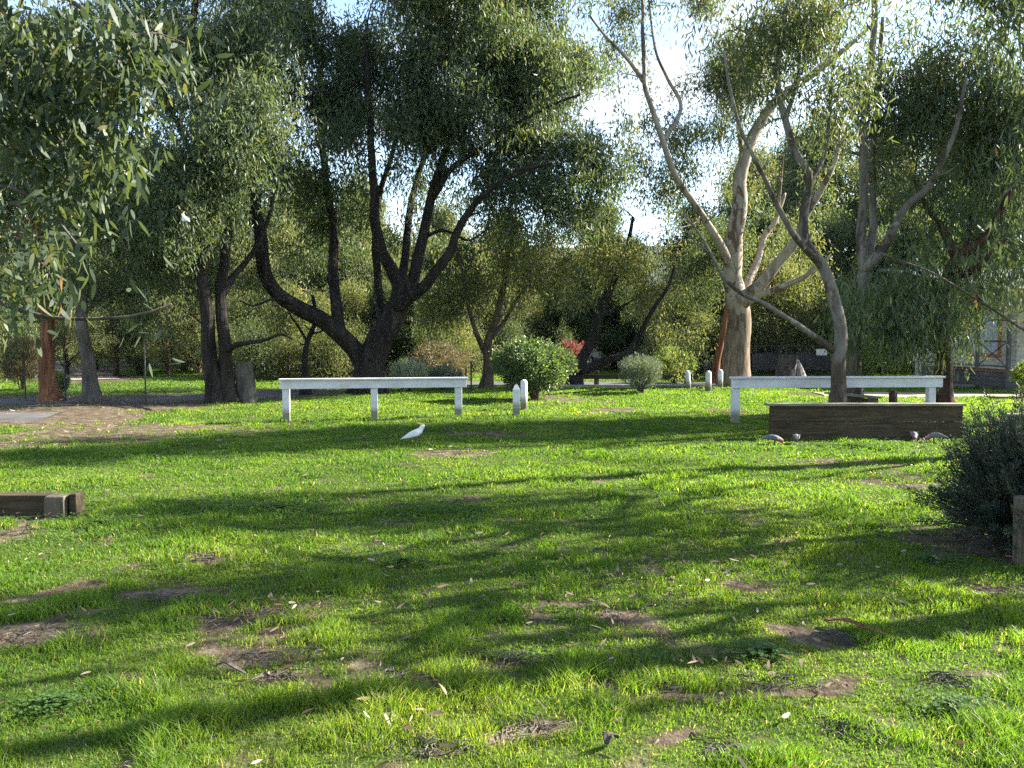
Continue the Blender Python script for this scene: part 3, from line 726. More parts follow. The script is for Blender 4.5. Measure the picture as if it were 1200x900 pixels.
def shade_tree(name, label, xy, hgt_, ell, zlo, zhi, dens, bark='grey', full=None):
    C = shade_clusters(ell, zlo, zhi, dens)
    if full:
        m, c, rr = full; U = rng.normal(size=(m, 3)); U /= np.linalg.norm(U, axis=1, keepdims=True)
        q = np.array(c) + U * rng.random((m, 1)) ** .4 * np.array(rr); C = np.concatenate([C, q[n3(q, .8) > .42]])
    org = np.array([xy[0], xy[1], float(height(*xy))])
    root = empty(name, org, label, 'tree')
    tr = MB(); P, t = smooth_path([(0, 0, -.1), (.1, .05, hgt_ * .3), (-.1, .1, hgt_ * .6), (.1, 0, hgt_)], .4)
    tr.tube(P, .22 * (1 - t) + .05, 12, .06); tw = MB()
    SP = P + org
    if len(C):
        cen = C[rng.choice(len(C), min(60, len(C)), replace=False)]
        for c in cen:
            dist = np.linalg.norm(SP - c, axis=1) + np.clip(SP[:, 2] - c[2] + .5, 0, 9) * 1.5
            k = int(np.argmin(dist)); a = SP[k]; m = a * .5 + c * .5 + (0, 0, .4)
            pp, tt = smooth_path([a, m, c], .5); tw.tube(pp - org, .05 * (1 - tt) + .008, 5)
            SP = np.concatenate([SP, pp[2:]])
    tr.build('trunk', BM[bark], root, smooth=True)
    if len(C):
        P, D, LL, WW, T = leaf_cloud(C, 26, .24, .17, .042, 1.0)
        obj('crown', leaves_mesh('crown', P - org, D, LL, WW, [LM['gum'], BM[bark]], T, 0, twigs=tw), root)
    return root
shade_tree('gum_tree', 'spreading gum standing right of the view beyond the juniper', (11.5, 12.5), 9.5,
    [(330,600,240,22,1),(560,610,260,26,1),(800,625,260,18,.9),(960,600,160,10,.7),(620,585,280,6,.8),(700,665,260,24,1),(480,665,160,18,.7),(860,690,140,30,1),(1010,660,170,26,.9),(1120,710,90,10,.7)], 4.0, 9.5, 46)
shade_tree('gum_tree', 'tall gum standing right of the view nearest the camera', (9.0, 6.5), 8.5,
    [(300,780,150,14,.8),(250,700,160,16,.7),(640,725,200,14,.9),(420,830,170,10,.4),(100,690,120,10,.5),(830,725,100,10,.8),(560,690,180,20,.9),(80,800,100,10,.5),(980,820,140,8,.4),(700,850,150,8,.4),(250,880,150,10,.5)], 3.0, 8, 36)
shade_tree('gum_tree', 'tall gum standing right of the view beside the house', (15.5, 17.0), 11,
    [(420,494,260,6,1),(760,497,180,5,1),(260,524,220,6,1),(620,522,200,6,.8),(90,543,110,5,1),(760,545,200,7,.8),(960,560,130,8,.8),(950,512,160,4,.8),(500,548,140,4,.6)], 6, 11.5, 26, full=(900, (15.0, 18.6, 7.4), (2.3, 2.4, 3.6)))

#@@BACK
# ------------------------------------------------------------------ background trees: prototypes copied as whole trees
def proto_tree(kind, h, cr, leaf, bark, n, L, W, low=.25):
    tr = MB(); P, t = smooth_path([(0, 0, -.2), (.1, 0, h * .3), (-.15, .1, h * .6), (.1, 0, h * .92)], .5)
    tr.tube(P, (.028 * h) * (1 - t) + .03, 8, .06); tw = MB()
    cl = []
    nb = 13
    for k in range(nb):
        z = h * (low + (1 - low) * (k + .5) / nb); a = k * 2.4 + rng.random(); f = math.sin(PI * min(1, (z / h - low) / (1 - low) * .85 + .12))
        r = cr * f * (.35 + .45 * rng.random()); c = np.array([r * math.cos(a), r * math.sin(a), z])
        q = P[min(len(P) - 1, int(len(P) * max(0.1, z / h - .18)))]
        pp, tt = smooth_path([q, (q + c) / 2 + (0, 0, .2), c], .6); tw.tube(pp, .012 * h * (1 - tt) * .8 + .012, 5)
        m = n // nb // 22; s = cr * (.28 + .16 * rng.random())
        U = rng.normal(size=(m, 3)); U /= np.linalg.norm(U, axis=1, keepdims=True)
        cl.append(c + U * rng.random((m, 1)) ** .45 * np.array([s, s, s * .8]))
    C = np.concatenate(cl); C = C[n3(C, .9) > .36]
    P_, D, LL, WW, T = leaf_cloud(C, 22, .34, L, W, .8)
    ok = P_[:, 2] > .1
    return tr.v and (mesh_from(tr, 'trunk', BM[bark]), leaves_mesh('crown', P_[ok], D[ok], LL[ok], WW[ok], [LM[leaf], BM[bark]], T[ok], 0, twigs=tw))
def mesh_from(mb, name, mat):
    return mesh_np(name, np.concatenate(mb.v), mb.l, mb.c, mat, smooth=True)
PR = {
 'olive': [proto_tree('a', 7, 2.6, 'olive', 'brown', 18000, .20, .055), proto_tree('a2', 6, 2.4, 'olive', 'brown', 18000, .20, .055, .10)],
 'gum': [proto_tree('b', 10, 3.2, 'gum', 'grey', 30000, .22, .07, .3), proto_tree('b2', 11, 3.0, 'gum', 'dark', 30000, .22, .07, .35)],
 'deep': [proto_tree('c', 9, 2.8, 'deep', 'dark', 34000, .22, .075, .15)],
 'shrub': [proto_tree('d', 2.6, 1.7, 'olive', 'brown', 10000, .15, .045, .05), proto_tree('d2', 2.4, 1.6, 'deep', 'dark', 10000, .15, .045, .05)],
}
def plant(kind, name, label, px, d, h, group, cat='tree', wide=1.0, v=None):
    ps = PR[kind]; k = v if v is not None else int(rng.integers(len(ps))); tm, cm = ps[k % len(ps)]
    h0 = {'olive': (7, 6), 'gum': (10, 11), 'deep': (9,), 'shrub': (2.6, 2.4)}[kind][k % len(ps)]
    x = (px - 600) / FPX * d
    root = empty(name, (x, d, float(height(x, d))), label, cat, group, rng.random() * 6.28)
    s = h / h0; sw = s ** .7 * wide
    for nm, me in (('trunk', tm), ('crown', cm)):
        o = obj(nm, me, root); o.scale = (sw, sw, s)
    return root
GA = 'low olive trees massed beyond the lawn'
LA = 'low olive green tree in the sunlit thicket massed beyond the lawn'
ROWS = [(-40,34,3.4),(20,35,3.8),(78,34,3.2),(135,33.5,2.9),(163,34,3.2),(197,34,3.0),(232,35,3.4),(288,33.5,3.2),(330,34,3.6),(372,33.5,3.1),(412,34.5,3.7),(452,33.5,3.3),(492,34.5,3.6),(532,33.5,3.2),
        (-10,38.5,5.0),(55,39,5.4),(110,38,4.9),(170,39,5.3),(215,38.5,5.0),(268,39,5.5),(315,38,4.9),(358,39,5.4),(400,38.5,5.1),(440,39,5.5),(482,38.5,4.9),(522,39,5.2),(568,38,4.5),(610,39.5,4.2),(652,38.5,3.8),
        (-40,45,7.4),(40,44,7.0),(105,45,7.5),(165,44,6.9),(225,45,7.4),(285,44,7.0),(335,45,7.5),(390,44,7.0),(440,45,7.2),(495,44,6.8),(550,45,6.6),(605,45,6.0),(680,44,5.2),
        (720,39,4.0),(770,40,4.0),(800,34,3.4),(905,36,5.0),(1030,37,5.5),(930,40,6.5),(1090,40,6.0),(1000,36,4.0)]
for px, d, h in ROWS:
    if (px * 7 + int(d * 2)) % 3 == 0:
        plant('deep', 'dark_tree', 'cool dark green tree mixed in among the olive thicket beyond the lawn', px, d, h * 1.12, 'dark trees among the olive thicket', wide=.9)
        continue
    plant('olive', 'olive_tree', LA, px, d, h, GA)
GB = 'tall gums of the far bush'
LB = 'tall grey green gum in the far bush behind the thicket'
for px, d, h in [(-60,50,13),(30,46,13),(120,52,13),(195,47,11.5),(270,55,12.5),(350,50,11),(430,56,11),(520,54,9.5),(590,58,9.5),(880,52,13),(960,48,14),(1040,54,15),(1120,50,15),(1200,46,15),(930,62,16),(1270,50,14)]:
    plant('gum', 'tall_gum', LB, px, d, h, GB)
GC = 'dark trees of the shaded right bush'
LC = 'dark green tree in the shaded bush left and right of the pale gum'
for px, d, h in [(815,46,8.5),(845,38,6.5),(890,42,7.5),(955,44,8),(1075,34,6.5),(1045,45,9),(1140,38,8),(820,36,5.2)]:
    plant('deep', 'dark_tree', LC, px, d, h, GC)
plant('deep', 'rounded_tree', 'dark rounded treetop rising behind the sprawling tree in the central gap', 705, 46, 8.6, None, wide=.75)
plant('deep', 'rounded_tree', 'small dark conical treetop beside the blue hill gap', 738, 50, 7.2, None, wide=.7)
GD_ = 'understorey shrubs beyond the lawn'
LD = 'scrubby understorey shrub at the foot of the thicket beyond the lawn'
for px, d, h in [(-30,28,2.2),(5,29.5,2.3),(262,31.5,1.7),(305,31,1.9),(338,31.5,1.6),(385,31,1.9),(412,31.5,1.7),(500,30.5,1.8),(540,32,1.9),(600,36,2.0),(650,41,2.2),(775,33,1.8),(800,38,2.2),
                 (905,40,2.4),(940,37,1.8),(1010,34,1.8),(1060,38,2.4),(1100,36,2.2),(1150,40,2.4),(870,40,2.4),(985,42,2.4),(1130,44,2.8)]:
    plant('shrub', 'understorey_shrub', LD, px, d, h, GD_, 'shrub')

#@@SHRUBS
def shrub(name, label, px, py, d, rx, ry, leaf, n, L, W, style='round', stems=9, cat='shrub', bark='brown', base_gap=.15, zbase=None):
    """px,py centre of the crown; grows from the ground under it"""
    c = at(px, py, d); k = d / FPX; rX, rZ = rx * k, ry * k
    org = np.array([c[0], c[1], float(height(c[0], c[1]))]); root = empty(name, org, label, cat)
    cz = c[2] - org[2]
    st = MB(); 
    for q in range(stems):
        a = rng.random() * 2 * PI; f = .3 + .6 * rng.random()
        e = np.array([rX * f * math.cos(a), rX * f * math.sin(a), cz + rZ * .5 * rng.normal()])
        pp, t = smooth_path([np.array([.05 * math.cos(a), .05 * math.sin(a), -.05]), np.array([e[0] * .35, e[1] * .35, cz * .5]), e], .15)
        st.tube(pp, (.028 * (1 - t) + .006) * (1 if rX > .8 else .6), 6)
    st.build('stem', BM[bark], root, smooth=True)
    if style == 'round':
        nc = n // 14
        U = rng.normal(size=(nc, 3)); U /= np.linalg.norm(U, axis=1, keepdims=True)
        lum = 1 + .42 * (n3(U * 2.2 + 9, 1.0) - .5) * 2
        Cc = np.array([0, 0, cz]) + U * (rng.random((nc, 1)) ** .3) * lum[:, None] * np.array([rX, rX * .95, rZ])
        Cc = Cc[Cc[:, 2] > base_gap]
        n = len(Cc) * 14; B = np.repeat(Cc, 14, 0)
        out = (B - (0, 0, cz)); out /= np.linalg.norm(out, axis=1, keepdims=True) + 1e-6
        D = out * .5 + rng.normal(size=(n, 3)) * .6 + (0, 0, .25); D /= np.linalg.norm(D, axis=1, keepdims=True)
        P = B + rng.normal(size=(n, 3)) * rX * .07
        tint = np.clip(np.repeat(.45 + .2 * rng.normal(size=len(Cc)), 14) + .18 * rng.normal(size=n), 0, 1)
    else:   # upright sprays
        ns = n // 26; a = rng.random(ns) * 2 * PI; f = np.sqrt(rng.random(ns))
        tip = np.stack([rX * f * np.cos(a), rX * f * np.sin(a), cz + rZ * np.sqrt(np.clip(1 - (f * .95) ** 2, 0, 1)) * (.75 + .3 * rng.random(ns))], 1)
        if style == 'full':
            tip[:, 2] = np.where(rng.random(ns) < .55, tip[:, 2], cz + rZ * (rng.random(ns) * 1.6 - .9) * np.sqrt(np.clip(1 - f * f, .05, 1)))
        base = tip * np.array([.55, .55, .35]) + (0, 0, .03)
        t = (.35 + .65 * rng.random((ns, 26)))[..., None]
        P = (base[:, None] * (1 - t) + tip[:, None] * t + rng.normal(size=(ns, 26, 3)) * .02).reshape(-1, 3)
        dv = np.repeat(tip - base, 26, 0); dv /= np.linalg.norm(dv, axis=1, keepdims=True)
        n = len(P); D = dv * .8 + rng.normal(size=(n, 3)) * .5 + (0, 0, .2); D /= np.linalg.norm(D, axis=1, keepdims=True)
        tint = np.clip(np.repeat(.5 + .2 * rng.normal(size=ns), 26) + .15 * rng.normal(size=n), 0, 1)
    ok = P[:, 2] > .02
    obj('foliage', leaves_mesh('foliage', P[ok], D[ok], (L * (.7 + .6 * rng.random(n)))[ok], (W * (.8 + .4 * rng.random(n)))[ok], LM[leaf], tint[ok], 0), root)
    return root
shrub('round_bush', 'round glossy green bush on bare stems behind the two white bollards', 627, 429, 20.6, 46, 32, 'bush', 15000, .085, .04, stems=12, base_gap=.3)
shrub('grey_shrub', 'grey blue shrub alone on the lawn in front of the sprawling tree', 751, 436, 23.4, 27, 21, 'grey', 9000, .07, .014, 'full')
shrub('silver_shrub', 'silvery upright shrub right of the forked trunk behind the left rail', 479, 440, 24.6, 24, 20, 'silver', 6500, .08, .016, 'full')
shrub('silver_shrub', 'smaller dull grey shrub under the right end of the left rail', 520, 445, 25.2, 26, 17, 'grey', 5500, .08, .016, 'full')
shrub('rusty_shrub', 'rusty brown dry shrub behind the silver shrub', 515, 425, 28.5, 36, 26, 'brown', 6000, .10, .03)
shrub('red_shrub', 'red leaved shrub showing behind the round bush', 669, 412, 31, 21, 15, 'red', 2000, .09, .026)
shrub('yellow_green_shrub', 'yellow green shrub between the grey shrub and white bollards', 790, 428, 28.5, 26, 22, 'lime', 5500, .10, .03)
shrub('lime_shrub', 'small lime green shrub beside the red barked trunk', 70, 448, 22.0, 9, 12, 'lime', 2500, .07, .03)
shrub('weeping_brown_shrub', 'weeping straw brown shrub left of the red barked trunk', 24, 424, 24.5, 20, 30, 'brown', 6000, .22, .014, 'full')
shrub('bright_shrub', 'bright green shrub showing just right of the near gum trunk', 1012, 415, 27, 22, 28, 'lime', 5500, .10, .035)
shrub('leafy_shrub', 'yellow green shrub at the right edge in front of the house', 1203, 442, 21.5, 14, 18, 'lime', 2600, .08, .03)

def juniper():
    c = at(1200, 640, 6.25); org = np.array([c[0], c[1], float(height(c[0], c[1]))])
    root = empty('juniper_bush', org, 'dark spiky juniper sprawling at the right edge beside a timber post', 'shrub')
    st = MB(); Ps, Ds, Ts = [], [], []
    for q in range(700):
        a = rng.random() * 2 * PI; el = rng.random() ** .8 * 1.25 + .12; ln = (.42 + .48 * rng.random() ** .7) * (1.3 if el > .7 else 1.05)
        if math.cos(a) < -.2: ln *= .82 if el > .45 else 1.0
        dv = np.array([math.cos(a) * math.cos(el), math.sin(a) * math.cos(el) * .9, math.sin(el)])
        b = np.array([.12 * rng.normal(), .1 * rng.normal(), .02 + .12 * rng.random()])
        m = b + dv * ln * .6; e = b + dv * ln + np.array([0, 0, -.10 * math.cos(el) + .06])
        pp, t = smooth_path([b, m, e], .05); st.tube(pp, .007 * (1 - t) + .002, 4)
        k = 150; tt = .18 + .82 * rng.random(k) ** .8
        base = np.stack([np.interp(tt, t, pp[:, i2]) for i2 in range(3)], 1)
        sd = rng.normal(size=(k, 3)); sd -= dv * (sd @ dv)[:, None]; sd /= np.linalg.norm(sd, axis=1, keepdims=True)
        w = .055 * (1.1 - tt)[:, None] + .012
        Ps.append(base + sd * w * rng.random((k, 1))); D = dv * .9 + sd * .7; Ds.append(D / np.linalg.norm(D, axis=1, keepdims=True))
        Ts.append(np.clip(.3 + .35 * tt + .15 * rng.normal() + .12 * rng.normal(size=k), 0, 1))
    st.build('stem', BM['brown'], root, smooth=True)
    P, D, T = np.concatenate(Ps), np.concatenate(Ds), np.concatenate(Ts); n = len(P)
    obj('foliage', leaves_mesh('foliage', P, D, .030 * (.6 + .8 * rng.random(n)), .0075, LM['juniper'], T, 0), root)
juniper()

#@@THINGS
# ------------------------------------------------------------------ white rails
def rail(label, pA, pB, posts, top, beam_h, tilt=0):
    A, B = np.array(pA), np.array(pB); v = B - A; ln = np.linalg.norm(v); ang = math.atan2(v[1], v[0])
    org = (A[0], A[1], float(height(*A)))
    root = empty('white_rail', org, label, 'barrier', 'white timber rails on the lawn', ang)
    MB().box((-.03, -.02, top - beam_h), (ln + .03, .022, top - .038)).build('face_board', M_WHITE, root, bevel=.006)
    MB().box((-.055, -.07, top - .036), (ln + .055, .10, top)).build('cap_board', M_WHITE, root, bevel=.006)
    for f in posts:
        x = f * ln
        MB().box((x - .068 if f > .02 else 0, .0245, -.2), (x + .068 if f > .02 else .136, .15, top - .0385)).build('post', M_WHITE, root, bevel=.008)
    return root
gA, gB = at(331, 492, 15.75), at(545, 489, 16.35)
rail('longer white rail at left on three white posts behind the standing cockatoo', gA[:2], gB[:2], (.0, .495, .965), .83, .20)
gA, gB = at(859, 497, 15.0), at(1101, 497, 15.3)
rail('white rail at right partly hidden by the grey gum trunk', gA[:2], gB[:2], (.0, .965), .86, .21)

def bollard(label, px, py, d, h, r, kind, lean=0):
    c = at(px, py, d); root = empty('bollard', (c[0], c[1], float(height(c[0], c[1]))), label, 'bollard', 'white timber bollards')
    root.rotation_euler = (0, lean, rng.random() * .4)
    b = MB()
    if kind == 'peak':
        s = [np.array([(-r,-r,0),(r,-r,0),(r,r,0),(-r,r,0)], float) * f + (0, 0, z) for f, z in ((1,-.2),(1,h-.09),(.98,h-.088),(.35,h))]
        b.loft(s); o = b.build('post', M_WHITE, root, bevel=.006)
        n = MB(); n.tube([(0, 0, h - .01), (0, 0, h + .045)], [.008, .008], 6); n.build('nail', M_STEEL, root)
    else:
        a = np.linspace(0, 2 * PI, 18, endpoint=False); ci = np.stack([np.cos(a), np.sin(a), 0 * a], 1)
        rings = [ci * r + (0, 0, -.2), ci * r * 1.01 + (0, 0, h * .5), ci * r + (0, 0, h - r)] + [ci * r * math.cos(q) + (0, 0, h - r + r * .9 * math.sin(q)) for q in (.3, .6, .9, 1.2, 1.45)]
        b.loft(rings); b.build('post', M_WHITE, root, smooth=True)
bollard('shorter white bollard with peaked top, left of the close pair by the round bush', 605, 488, 16.5, .62, .068, 'peak')
bollard('taller white bollard with rounded top, right of the close pair by the round bush', 614, 481, 17.9, .67, .075, 'round')
bollard('white bollard leaning left beside the yellow green shrub', 807, 455, 25.4, .60, .075, 'round', -.09)
bollard('thick white bollard midway between the leaning bollard and pale gum', 830, 458, 24.6, .62, .09, 'round')
bollard('white bollard touching the left side of the pale gum trunk', 844, 453, 25.8, .60, .08, 'round')

# ------------------------------------------------------------------ timber walls and edging
c = at(902, 509, 13.0); e = at(1128, 509, 13.0)
root = empty('timber_wall', (c[0], 13.0, float(height(c[0], 13.0))), 'long low wall of two dark boards with grey cap behind the galahs', 'garden wall')
ln = e[0] - c[0]
MB().box((0, 0, -.2), (ln, .06, .262)).build('board', M_SLEEPER, root, bevel=.008)
MB().box((0, .004, .270), (ln, .062, .520)).build('board', M_SLEEPER, root, bevel=.008)
MB().box((-.05, -.06, .523), (ln + .02, .17, .562)).build('cap_board', M_CAP, root, bevel=.006)
for x in (.1, ln * .5, ln - .15): MB().box((x - .05, .064, -.2), (x + .05, .15, .515)).build('post', M_SLEEPV, root)
c = at(1183, 500, 12.6)
root = empty('timber_wall', (c[0], 12.6, float(height(c[0], 12.6))), 'brown timber wall seen through the juniper at the right edge', 'garden wall')
MB().box((0, 0, -.2), (3.2, .06, .19)).build('board', M_SLEEPER, root, bevel=.008)
MB().box((0, .003, .197), (3.2, .062, .40)).build('board', M_SLEEPER, root, bevel=.008)
MB().box((-.02, -.03, .403), (3.24, .16, .44)).build('cap_board', M_CAP, root, bevel=.006)
c = at(1016, 470, 15.9)
root = empty('timber_bench', (c[0] - .1, 15.7, float(height(c[0], 15.7))), 'low timber ledge with plank top just right of the near gum trunk', 'bench', None, .30)
MB().box((-.11, -.3, .44), (.11, 1.1, .475)).build('plank_top', M_CAP, root, bevel=.006)
for y in (-.18, .95): MB().box((-.08, y - .05, -.1), (.08, y + .05, .438)).build('leg', M_SLEEPV, root, bevel=.006)
MB().box((-.02, -.12, .22), (.02, .89, .42)).build('side_board', M_SLEEPER, root)
c = at(1046, 480, 16.1)
root = empty('wooden_post', (c[0], 16.1, float(height(c[0], 16.1))), 'short weathered wooden post showing beneath the right white rail', 'post')
b = MB(); b.tube([(0, 0, -.2), (.01, 0, .2), (0, .01, .55)], [.085, .08, .075], 10, .1); b.build('post', BM['brown'], root, smooth=True)
# left sleeper edging
c = at(88, 612, 7.1)
root = empty('sleeper_edging', (c[0], 7.1, float(height(c[0], 7.1))), 'low dark sleeper garden edging with corner posts at the left edge', 'garden edging')
MB().box((-4.2, .12, -.1), (-.27, .23, .175), jit=.006).build('sleeper', M_SLEEPER, root, bevel=.012)
MB().loft([np.array([(-.25,-.04,z),(-.075,-.04,z),(-.075,.12,z),(-.25,.12,z)], float) + dz for z, dz in ((-.2, (0,0,0)), (.14, (0,0,0)), (.185, (0,.012,0)))]).build('post', M_SLEEPV, root, bevel=.012)
MB().box((-.055, .0, -.2), (.02, .13, .205), jit=.003).build('post', M_SLEEPER, root, bevel=.01)
c = at(1190, 665, 5.62)
root = empty('timber_post', (c[0] + .165, 5.7, float(height(c[0], 5.7))), 'square pale timber corner post at the right edge beside the juniper', 'post')
MB().box((-.10, -.08, -.2), (.06, .08, .47), jit=.003).build('post', M_SLEEPV, root, bevel=.012)
MB().box((.063, -.03, .02), (2.4, .03, .24), jit=.003).build('sleeper', M_SLEEPER, root, bevel=.01)
MB().box((.063, -.028, .245), (2.4, .032, .44), jit=.003).build('sleeper', M_SLEEPER, root, bevel=.01)

# ------------------------------------------------------------------ stumps
def stump(label, px, py, d, h, r0, r1, lean, mat, cut=0):
    c = at(px, py, d); root = empty('tree_stump', (c[0], c[1], float(height(c[0], c[1]))), label, 'stump')
    b = MB(); P, t = smooth_path([(0, 0, -.15), (lean * .3, 0, h * .4), (lean, 0, h)], .12)
    R = r0 + (r1 - r0) * t; R = R * (1 + .35 * np.exp(-t * 7)); b.tube(P, R, 18, .16); b.build('trunk', mat, root, smooth=False)
    return root
stump('grey cut stump leaning left beside the twin dark trunks', 290, 472, 20.3, .98, .24, .20, -.10, BM['grey'])
s_ = stump('broad grey stump standing above the right white rail on the far grass', 921, 446, 31.0, .95, .40, .34, .05, BM['grey'])
b = MB(); P, t = smooth_path([(.5, -.1, -.1), (.42, 0, .4), (.30, .1, .75)], .1); b.tube(P, .30 - .14 * t, 12, .2); b.build('slab', M_STONE, s_)

# ------------------------------------------------------------------ wire fence and posts at left
def wire_fence():
    pts = [at(30, 470, 20.9)[:2], at(77, 470, 20.4)[:2], at(171, 475, 19.4)[:2], at(246, 470, 20.6)[:2]]
    root = empty('wire_fence', (pts[2][0], pts[2][1], float(height(*pts[2]))), 'chain link fence on thin dark posts between the left trunks', 'fence')
    o = np.array([pts[2][0], pts[2][1], float(height(*pts[2]))])
    for k, p in enumerate(pts):
        h = 1.02 if k != 2 else 1.6
        b = MB(); z = float(height(*p)); b.tube([np.array([p[0], p[1], z - .2]) - o, np.array([p[0], p[1], z + h]) - o], [.022, .02], 6); b.build('post', M_STEEL, root)
    for p, q in zip(pts[:-1], pts[1:]):
        m = MB(); v = q - p; ln = np.linalg.norm(v); n = int(ln / .085); H = .62
        z0 = float(height(*p))
        for k in range(-8, n + 1):
            for sgn in (0, 1):
                a0, a1 = k * .085, k * .085 + H
                u = [a0, a1] if not sgn else [a1, a0]; zz = [0.02, H + .02]
                (ua, ub), (za, zb) = u, zz
                def clip(ua, za, ub, zb):
                    if ua > ub: ua, za, ub, zb = ub, zb, ua, za
                    if ub <= 0 or ua >= ln: return None
                    if ua < 0: za += (zb - za) * (0 - ua) / (ub - ua); ua = 0
                    if ub > ln: zb = za + (zb - za) * (ln - ua) / (ub - ua); ub = ln
                    return ua, za, ub, zb
                cc = clip(ua, za, ub, zb)
                if cc is None: continue
                A = np.array([*(p + v * cc[0] / ln), z0 + cc[1]]) - o; B = np.array([*(p + v * cc[2] / ln), z0 + cc[3]]) - o
                if np.linalg.norm(A - B) > .02: m.tube([A, B], [.0022, .0022], 3)
        m.build('wire_mesh', M_WIRE, root)
wire_fence()
for px, py, d, h, lab in ((552, 458, 24.2, .82, 'thin black steel stake just past the right end of the left rail'), (546, 452, 26.2, .62, 'shorter dark stake directly behind the thin black stake')):
    c = at(px, py, d); root = empty('steel_stake', (c[0], c[1], float(height(c[0], c[1]))), lab, 'stake')
    b = MB()
    for a in (0, 2.09, 4.19): b.box((0, -.004, -.2), (.03, .004, h), mat=Matrix.Rotation(a, 4, 'Z'))
    b.build('stake', M_STEEL, root)

# ------------------------------------------------------------------ timber barrier, car and enclosure behind
c = at(699, 452, 27.2); o = (c[0], c[1], float(height(c[0], c[1])))
root = empty('timber_barrier', o, 'dark timber post and rail barrier under the sprawling limb', 'barrier')
for x in (0, 1.5, 3.0): MB().box((x - .08, -.06, -.2), (x + .08, .06, .52)).build('post', M_SLEEPV, root, bevel=.01)
MB().box((-.5, -.11, .24), (3.4, -.063, .38)).build('rail', M_SLEEPER, root, bevel=.008)

def car():
    c = at(722, 440, 41.0); root = empty('parked_car', (c[0], 41.0, float(height(c[0], 41.0))), 'pale silver car parked beyond the road behind the sprawling limb', 'car', None, .25)
    prof = [(-.82,.30),(-.86,.55),(-.84,.86),(-.72,.98),(-.58,1.36),(-.45,1.43),(.45,1.43),(.58,1.36),(.72,.98),(.84,.86),(.86,.55),(.82,.30)]
    side = [(-2.1,.92,.55),(-2.0,.97,.62),(-1.5,1,1),(.3,1,1),(.95,.97,.72),(1.9,.95,.60),(2.1,.88,.5)]
    rings = []
    for y, wx, top in side:
        rr = []
        for x, z in prof:
            zz = z if z < .9 else .86 + (z - .86) * (max(0, (top - .58) / .42))
            rr.append((x * wx, y, zz))
        rings.append(np.array(rr))
    MB().loft(rings).build('body', M_CAR, root, smooth=False, bevel=.04)
    MB().loft([np.array([(-.62,-1.86,.98),(.62,-1.86,.98),(.50,-1.58,1.32),(-.50,-1.58,1.32)], float) + (0, dy, 0) for dy in (-.03, .03)]).build('window', M_GLASS, root)
    for sx in (-1, 1):
        MB().loft([np.array([(sx*.80,-1.4,.97),(sx*.80,.5,.97),(sx*.64,.2,1.33),(sx*.64,-1.3,1.33)], float) + (dx, 0, 0) for dx in (-.02, .02)]).build('window', M_GLASS, root)
        for y in (-1.3, 1.3):
            a = np.linspace(0, 2 * PI, 20, endpoint=False)
            w = MB(); w.loft([np.stack([np.full(20, sx * xx), y + rr * np.cos(a), .31 + rr * np.sin(a)], 1) for xx, rr in ((.62,.28),(.66,.31),(.82,.31),(.86,.28))]); wo = w.build('wheel', M_TYRE, root, smooth=True)
            r = MB(); r.loft([np.stack([np.full(20, sx * xx), y + rr * np.cos(a), .31 + rr * np.sin(a)], 1) for xx, rr in ((.855,.19),(.875,.18))]); r.build('rim', M_CAR, wo)
        MB().box((sx*.70-.10,-2.13,.62),(sx*.70+.10,-2.04,.80)).build('tail_light', M_LAMP, root, bevel=.01)
    MB().box((-.80,-2.16,.32),(.80,-2.05,.50)).build('bumper', M_CAR, root, bevel=.03)
    MB().box((-.26,-2.135,.60),(.26,-2.10,.74)).build('number_plate', M_SIGN, root)
car()
def enclosure():
    x0, x1 = at(885, 440, 33)[0], at(1000, 440, 33)[0]; o = np.array([x0, 33, float(height(x0, 33))])
    root = empty('mesh_fence', o, 'dark mesh enclosure fence with top rail behind the broad grey stump', 'fence')
    ln = x1 - x0
    for x in np.linspace(0, ln, 5): MB().tube([(x, 0, -.2), (x, 0, 1.25)], [.03, .03], 8).build('post', M_STEEL, root)
    MB().tube([(0, 0, 1.22), (ln, 0, 1.22)], [.022, .022], 6).build('top_rail', M_STEEL, root)
    m = MB()
    for k in np.arange(0, ln, .07): m.box((k, .0, .03), (k + .006, .006, 1.2))
    for k in np.arange(.05, 1.2, .07): m.box((0, .007, k), (ln, .012, k + .006))
    m.build('wire_mesh', M_STEEL, root)
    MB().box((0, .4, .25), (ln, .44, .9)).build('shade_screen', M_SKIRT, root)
    c = at(966, 413, 32.6); s = empty('sign', (c[0], 32.9, c[2] - .12), 'small blank white sign on the mesh fence left of the near gum trunk', 'sign')
    V = [(-.21,0,0),(.21,0,0),(.21,0,.16),(.14,0,.25),(-.21,0,.25)]; V = np.array(V, float)
    MB().loft([V + (0, -.02, 0), V + (0, 0, 0)]).build('panel', M_SIGN, s)
    MB().tube([(0, .02, -1.2), (0, .02, .2)], [.018, .018], 6).build('pole', M_STEEL, s)
enclosure()

